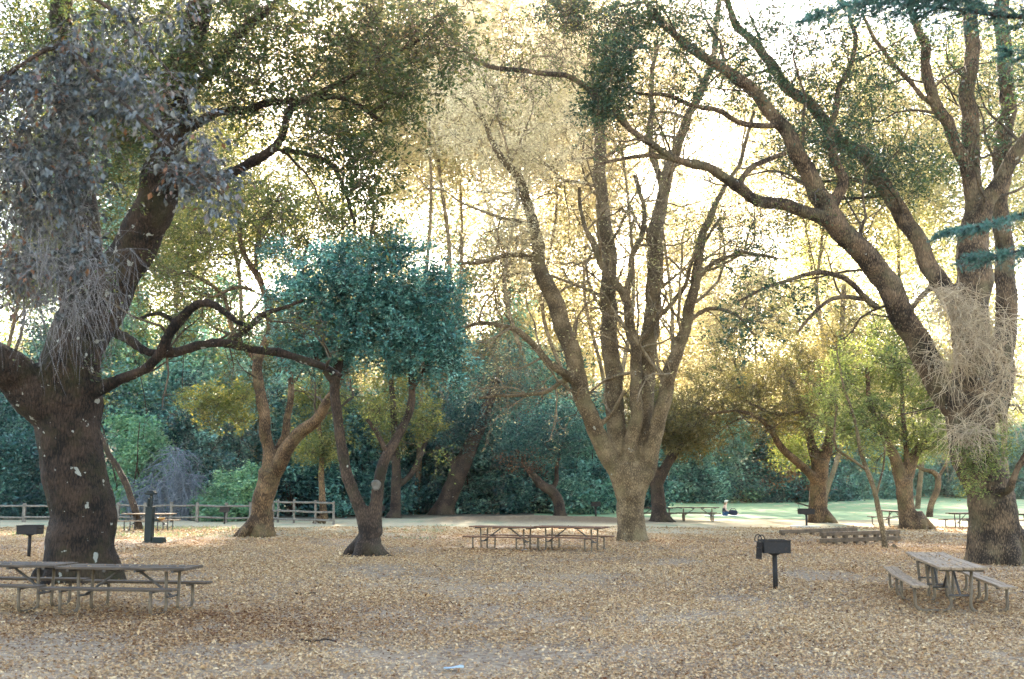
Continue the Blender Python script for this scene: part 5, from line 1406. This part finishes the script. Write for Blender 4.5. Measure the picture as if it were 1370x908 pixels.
# ------------------------------------------------------------------ seated person on a blanket
def person():
    g = ground_at(964, 74.5)
    V = {'pel': (0, 0, .13), 'ab': (-.03, 0, .30), 'chest': (.02, 0, .50), 'neckb': (.05, 0, .64), 'neck': (.08, 0, .72), 'head': (.11, 0, .80), 'top': (.10, 0, .93),
         'shl': (.04, .18, .61), 'ell': (.10, .25, .36), 'wrl': (.30, .16, .28), 'hal': (.38, .12, .28),
         'shr': (.04, -.18, .61), 'elr': (.14, -.24, .36), 'wrr': (.32, -.14, .28), 'har': (.40, -.10, .28),
         'hil': (.02, .11, .12), 'knl': (.42, .14, .20), 'anl': (.80, .12, .08), 'fol': (.92, .12, .14),
         'hir': (.02, -.11, .12), 'knr': (.42, -.14, .22), 'anr': (.78, -.12, .08), 'for': (.90, -.12, .14)}
    rad = {'pel': .15, 'ab': .13, 'chest': .14, 'neckb': .08, 'neck': .055, 'head': .095, 'top': .07, 'shl': .065, 'ell': .045, 'wrl': .032, 'hal': .035, 'shr': .065, 'elr': .045, 'wrr': .032, 'har': .035,
           'hil': .10, 'knl': .065, 'anl': .042, 'fol': .035, 'hir': .10, 'knr': .065, 'anr': .042, 'for': .035}
    E = [('pel', 'ab'), ('ab', 'chest'), ('chest', 'neckb'), ('neckb', 'neck'), ('neck', 'head'), ('head', 'top'), ('neckb', 'shl'), ('shl', 'ell'), ('ell', 'wrl'), ('wrl', 'hal'), ('neckb', 'shr'), ('shr', 'elr'), ('elr', 'wrr'), ('wrr', 'har'),
         ('pel', 'hil'), ('hil', 'knl'), ('knl', 'anl'), ('anl', 'fol'), ('pel', 'hir'), ('hir', 'knr'), ('knr', 'anr'), ('anr', 'for')]
    names = list(V); ix = {n: i for i, n in enumerate(names)}

    def skin(name, sub, grow, mat, parent):
        nm = [n for n in names if n in sub]; ii = {n: i for i, n in enumerate(nm)}
        me = bpy.data.meshes.new(name); me.from_pydata([V[n] for n in nm], [(ii[a], ii[b]) for a, b in E if a in ii and b in ii], [])
        o = bpy.data.objects.new(name, me); COL.objects.link(o)
        md = o.modifiers.new('skin', 'SKIN'); md.use_smooth_shade = True
        sv = me.skin_vertices[0].data
        for i, n in enumerate(nm): sv[i].radius = (rad[n] * grow, rad[n] * grow)
        sv[0].use_root = True
        s = o.modifiers.new('sub', 'SUBSURF'); s.levels = 2; s.render_levels = 2
        out = bpy.data.meshes.new_from_object(o.evaluated_get(bpy.context.evaluated_depsgraph_get()))
        bpy.data.objects.remove(o); out.materials.clear(); out.materials.append(mat)
        return link(name, out, parent)
    body = skin('person', names, 1.0, M['skin'], None)
    body.location = (g[0], g[1], g[2] + .02); body.rotation_euler = (0, 0, -.25)
    tag(body, 'person in dark sleeveless top and pale hat sitting on a blanket on the far lawn', 'person')
    skin('sleeveless_top', ['pel', 'ab', 'chest', 'neckb'], 1.13, M['cloth_black'], body)
    skin('shorts', ['pel', 'hil', 'knl', 'hir', 'knr'], 1.1, M['cloth_teal'], body)
    bm = bmesh.new(); pipe_bm(bm, [(.03, 0, .68), (.04, 0, .78), (.06, 0, .88)], [.07, .10, .09], 12)
    bm_obj('hair', bm, M['hair'], body, True)
    bm = bmesh.new(); pipe_bm(bm, [(.13, 0, .895), (.12, 0, .91)], [.19, .185], 16); pipe_bm(bm, [(.12, 0, .908), (.11, 0, .98), (.11, 0, 1.015)], [.12, .11, .06], 14)
    bm_obj('hat', bm, M['straw'], body, True)
    bm = bmesh.new()
    for s in (-1, 1): bmesh.ops.create_uvsphere(bm, u_segments=8, v_segments=6, radius=.011, matrix=Matrix.Translation((.192, s * .034, .825)))
    bm_obj('eye', bm, M['cloth_black'], body, True)
    bm = bmesh.new(); pipe_bm(bm, [(.19, 0, .83), (.225, 0, .79), (.2, 0, .782)], [.008, .016, .012], 7)
    bm_obj('nose', bm, M['skin'], body, True)
    # blanket, bag, bottle
    a = Acc(); nx, ny = 26, 18
    xs, ys = np.meshgrid(np.linspace(-1.3, 1.5, nx), np.linspace(-.8, .8, ny))
    zz = .022 + .012 * np.sin(xs * 7) * np.cos(ys * 6) + rng.uniform(0, .008, xs.shape)
    i = np.arange(ny - 1)[:, None] * nx; j = np.arange(nx - 1)[None, :]
    a.add(np.stack([xs, ys, zz], -1).reshape(-1, 3), np.stack([i + j, i + j + 1, i + j + nx + 1, i + j + nx], -1).reshape(-1, 4))
    b = a.build('blanket', [M['cloth_white']]); b.location = (g[0], g[1], g[2]); b.rotation_euler = (0, 0, -.1)
    tag(b, 'white blanket spread on the lawn under the seated person', 'blanket')
    # black bag with rounded top, carried strap
    e = thing('shoulder_bag', 'black bag lying beside the knees of the seated person', 'bag', (g[0] + .48, g[1] - .42, g[2] + .03), .1)
    bm = bmesh.new(); box_bm(bm, .60, .30, .36, (0, 0, .20), Matrix.Rotation(.1, 3, 'Y'), bev=.09)
    bg = bm_obj('bag_body', bm, M['cloth_black'], e)
    md = bg.modifiers.new('s', 'SUBSURF'); md.levels = 2; md.render_levels = 2
    bm = bmesh.new(); pipe_bm(bm, [(-.2, 0, .36), (-.12, -.02, .46), (.1, -.02, .46), (.2, 0, .34)], .015, 6); bm_obj('strap', bm, M['cloth_black'], e, True)
    e = thing('drink_bottle', 'small dark bottle standing on the lawn left of the blanket', 'bottle', (g[0] - 1.0, g[1] - .5, g[2] + .02))
    bm = bmesh.new(); pipe_bm(bm, [(0, 0, .01), (0, 0, .17), (0, 0, .21), (0, 0, .24)], [.045, .045, .03, .022], 12); bm_obj('bottle_body', bm, M['cloth_black'], e, True)
    bm = bmesh.new(); pipe_bm(bm, [(0, 0, .238), (0, 0, .275)], .026, 10); bm_obj('cap', bm, M['iron_green'], e, True)


person()

# ------------------------------------------------------------------ small things
def scrap(px, py, w, label, mat='paper'):
    p = GY(px, py); a = Acc()
    nx = 9
    xs, ys = np.meshgrid(np.linspace(-w, w, nx), np.linspace(-w * .45, w * .45, nx))
    zz = .035 + w * .2 * np.sin(xs / w * 2.4) * np.cos(ys / w * 3) + rng.uniform(0, w * .05, xs.shape)
    i = np.arange(nx - 1)[:, None] * nx; j = np.arange(nx - 1)[None, :]
    a.add(np.stack([xs, ys, zz], -1).reshape(-1, 3), np.stack([i + j, i + j + 1, i + j + nx + 1, i + j + nx], -1).reshape(-1, 4))
    o = a.build('paper_scrap', [M[mat]]); o.location = (p[0], p[1], float(gz(p[0], p[1])) + .01)
    md = o.modifiers.new('t', 'SOLIDIFY'); md.thickness = .003
    tag(o, label, 'litter')


scrap(607, 895, .12, 'pale blue crumpled paper scrap lying at the bottom of the view')
scrap(701, 737, .09, 'white paper scrap under the central table pair')


def fallen_stick(px, Y, L, ang, label):
    g = ground_at(px, Y)
    bm = bmesh.new(); pts = [Vector((L * t, math.sin(t * 5) * .05 * L, .03 + .015 * math.sin(t * 9))) for t in np.linspace(-.5, .5, 7)]
    pipe_bm(bm, pts, [.016, .016, .014, .012, .011, .009, .006], 7)
    pipe_bm(bm, [pts[3], pts[3] + Vector((.12 * L, .14 * L, .02))], [.009, .004], 6)
    o = bm_obj('fallen_stick', bm, M['bark_dark'], None, True); o.location = g; o.rotation_euler = (0, 0, ang)
    tag(o, label, 'stick', group='fallen sticks in the leaf litter')


fallen_stick(420, 22.5, .5, .2, 'short dark stick lying in the leaves right of the long dark tables')
fallen_stick(490, 34.0, 1.3, .1, 'long dark stick at the foot of the twin stemmed round crowned tree')
fallen_stick(520, 34.2, .9, -.3, 'dark stick lying just right of the round crowned tree foot')
fallen_stick(435, 15.9, .5, -.1, 'dark stick lying among leaves near the bottom of the view')

#@@LIGHT
world = bpy.data.worlds.new('World'); sc.world = world; world.use_nodes = True
nt = world.node_tree
bg = nt.nodes['Background']
sky = nt.nodes.new('ShaderNodeTexSky'); sky.sky_type = 'NISHITA'; sky.sun_disc = False
SUN_EL, SUN_AZ = R(27), R(-1.0)     # azimuth from +Y towards +X
sky.sun_elevation = SUN_EL; sky.sun_rotation = SUN_AZ
sky.air_density = 1.0; sky.dust_density = 0.6
nt.links.new(sky.outputs[0], bg.inputs[0]); bg.inputs[1].default_value = 0.15
sd = bpy.data.lights.new('sun', 'SUN'); sd.energy = 5.0; sd.angle = R(0.53); sd.color = (1.0, 0.93, 0.83)
so = bpy.data.objects.new('sun', sd); COL.objects.link(so)
tos = Vector((math.sin(SUN_AZ) * math.cos(SUN_EL), math.cos(SUN_AZ) * math.cos(SUN_EL), math.sin(SUN_EL)))
so.rotation_euler = tos.to_track_quat('Z', 'Y').to_euler(); so.location = tos * 300

def haze():
    bm = bmesh.new(); bmesh.ops.create_cube(bm, size=1.0)
    me = bpy.data.meshes.new('haze'); bm.to_mesh(me); bm.free()
    o = link('haze', me); o.scale = (560, 510, 62); o.location = (5, 188, 29)
    m, nt, out = newmat('haze')
    v = nt.nodes.new('ShaderNodeVolumePrincipled')
    v.inputs['Color'].default_value = (1.0, 0.90, 0.74, 1); v.inputs['Density'].default_value = HAZE; v.inputs['Anisotropy'].default_value = 0.9
    nt.links.new(v.outputs[0], out.inputs['Volume'])
    me.materials.append(m)
    tag(o, 'thin pale backlit haze filling the grove', 'haze', kind='stuff')


HAZE = 0.00036
haze()

#@@CAMERA
cd = bpy.data.cameras.new('camera'); cam = bpy.data.objects.new('camera', cd); COL.objects.link(cam)
cam.location = (0, 0, H); cam.rotation_euler = (math.pi / 2 + PITCH, 0, 0)
cd.sensor_width = 36; cd.lens = 36 * F / 1370.0; cd.clip_end = 2000
cd.dof.use_dof = True; cd.dof.focus_distance = 37; cd.dof.aperture_fstop = 2.0
sc.camera = cam

sc.view_settings.view_transform = 'Standard'; sc.view_settings.look = 'None'; sc.view_settings.gamma = 1.0; sc.view_settings.use_curve_mapping = False
sc.view_settings.exposure = 3.3
sc.view_settings.use_white_balance = True; sc.view_settings.white_balance_temperature = 7450; sc.view_settings.white_balance_tint = 11
cy = sc.cycles
cy.use_denoising = True
cy.max_bounces = 6; cy.diffuse_bounces = 3; cy.glossy_bounces = 2; cy.transmission_bounces = 4; cy.volume_bounces = 0
cy.use_adaptive_sampling = True; cy.adaptive_threshold = 0.02
cy.sample_clamp_indirect = 8
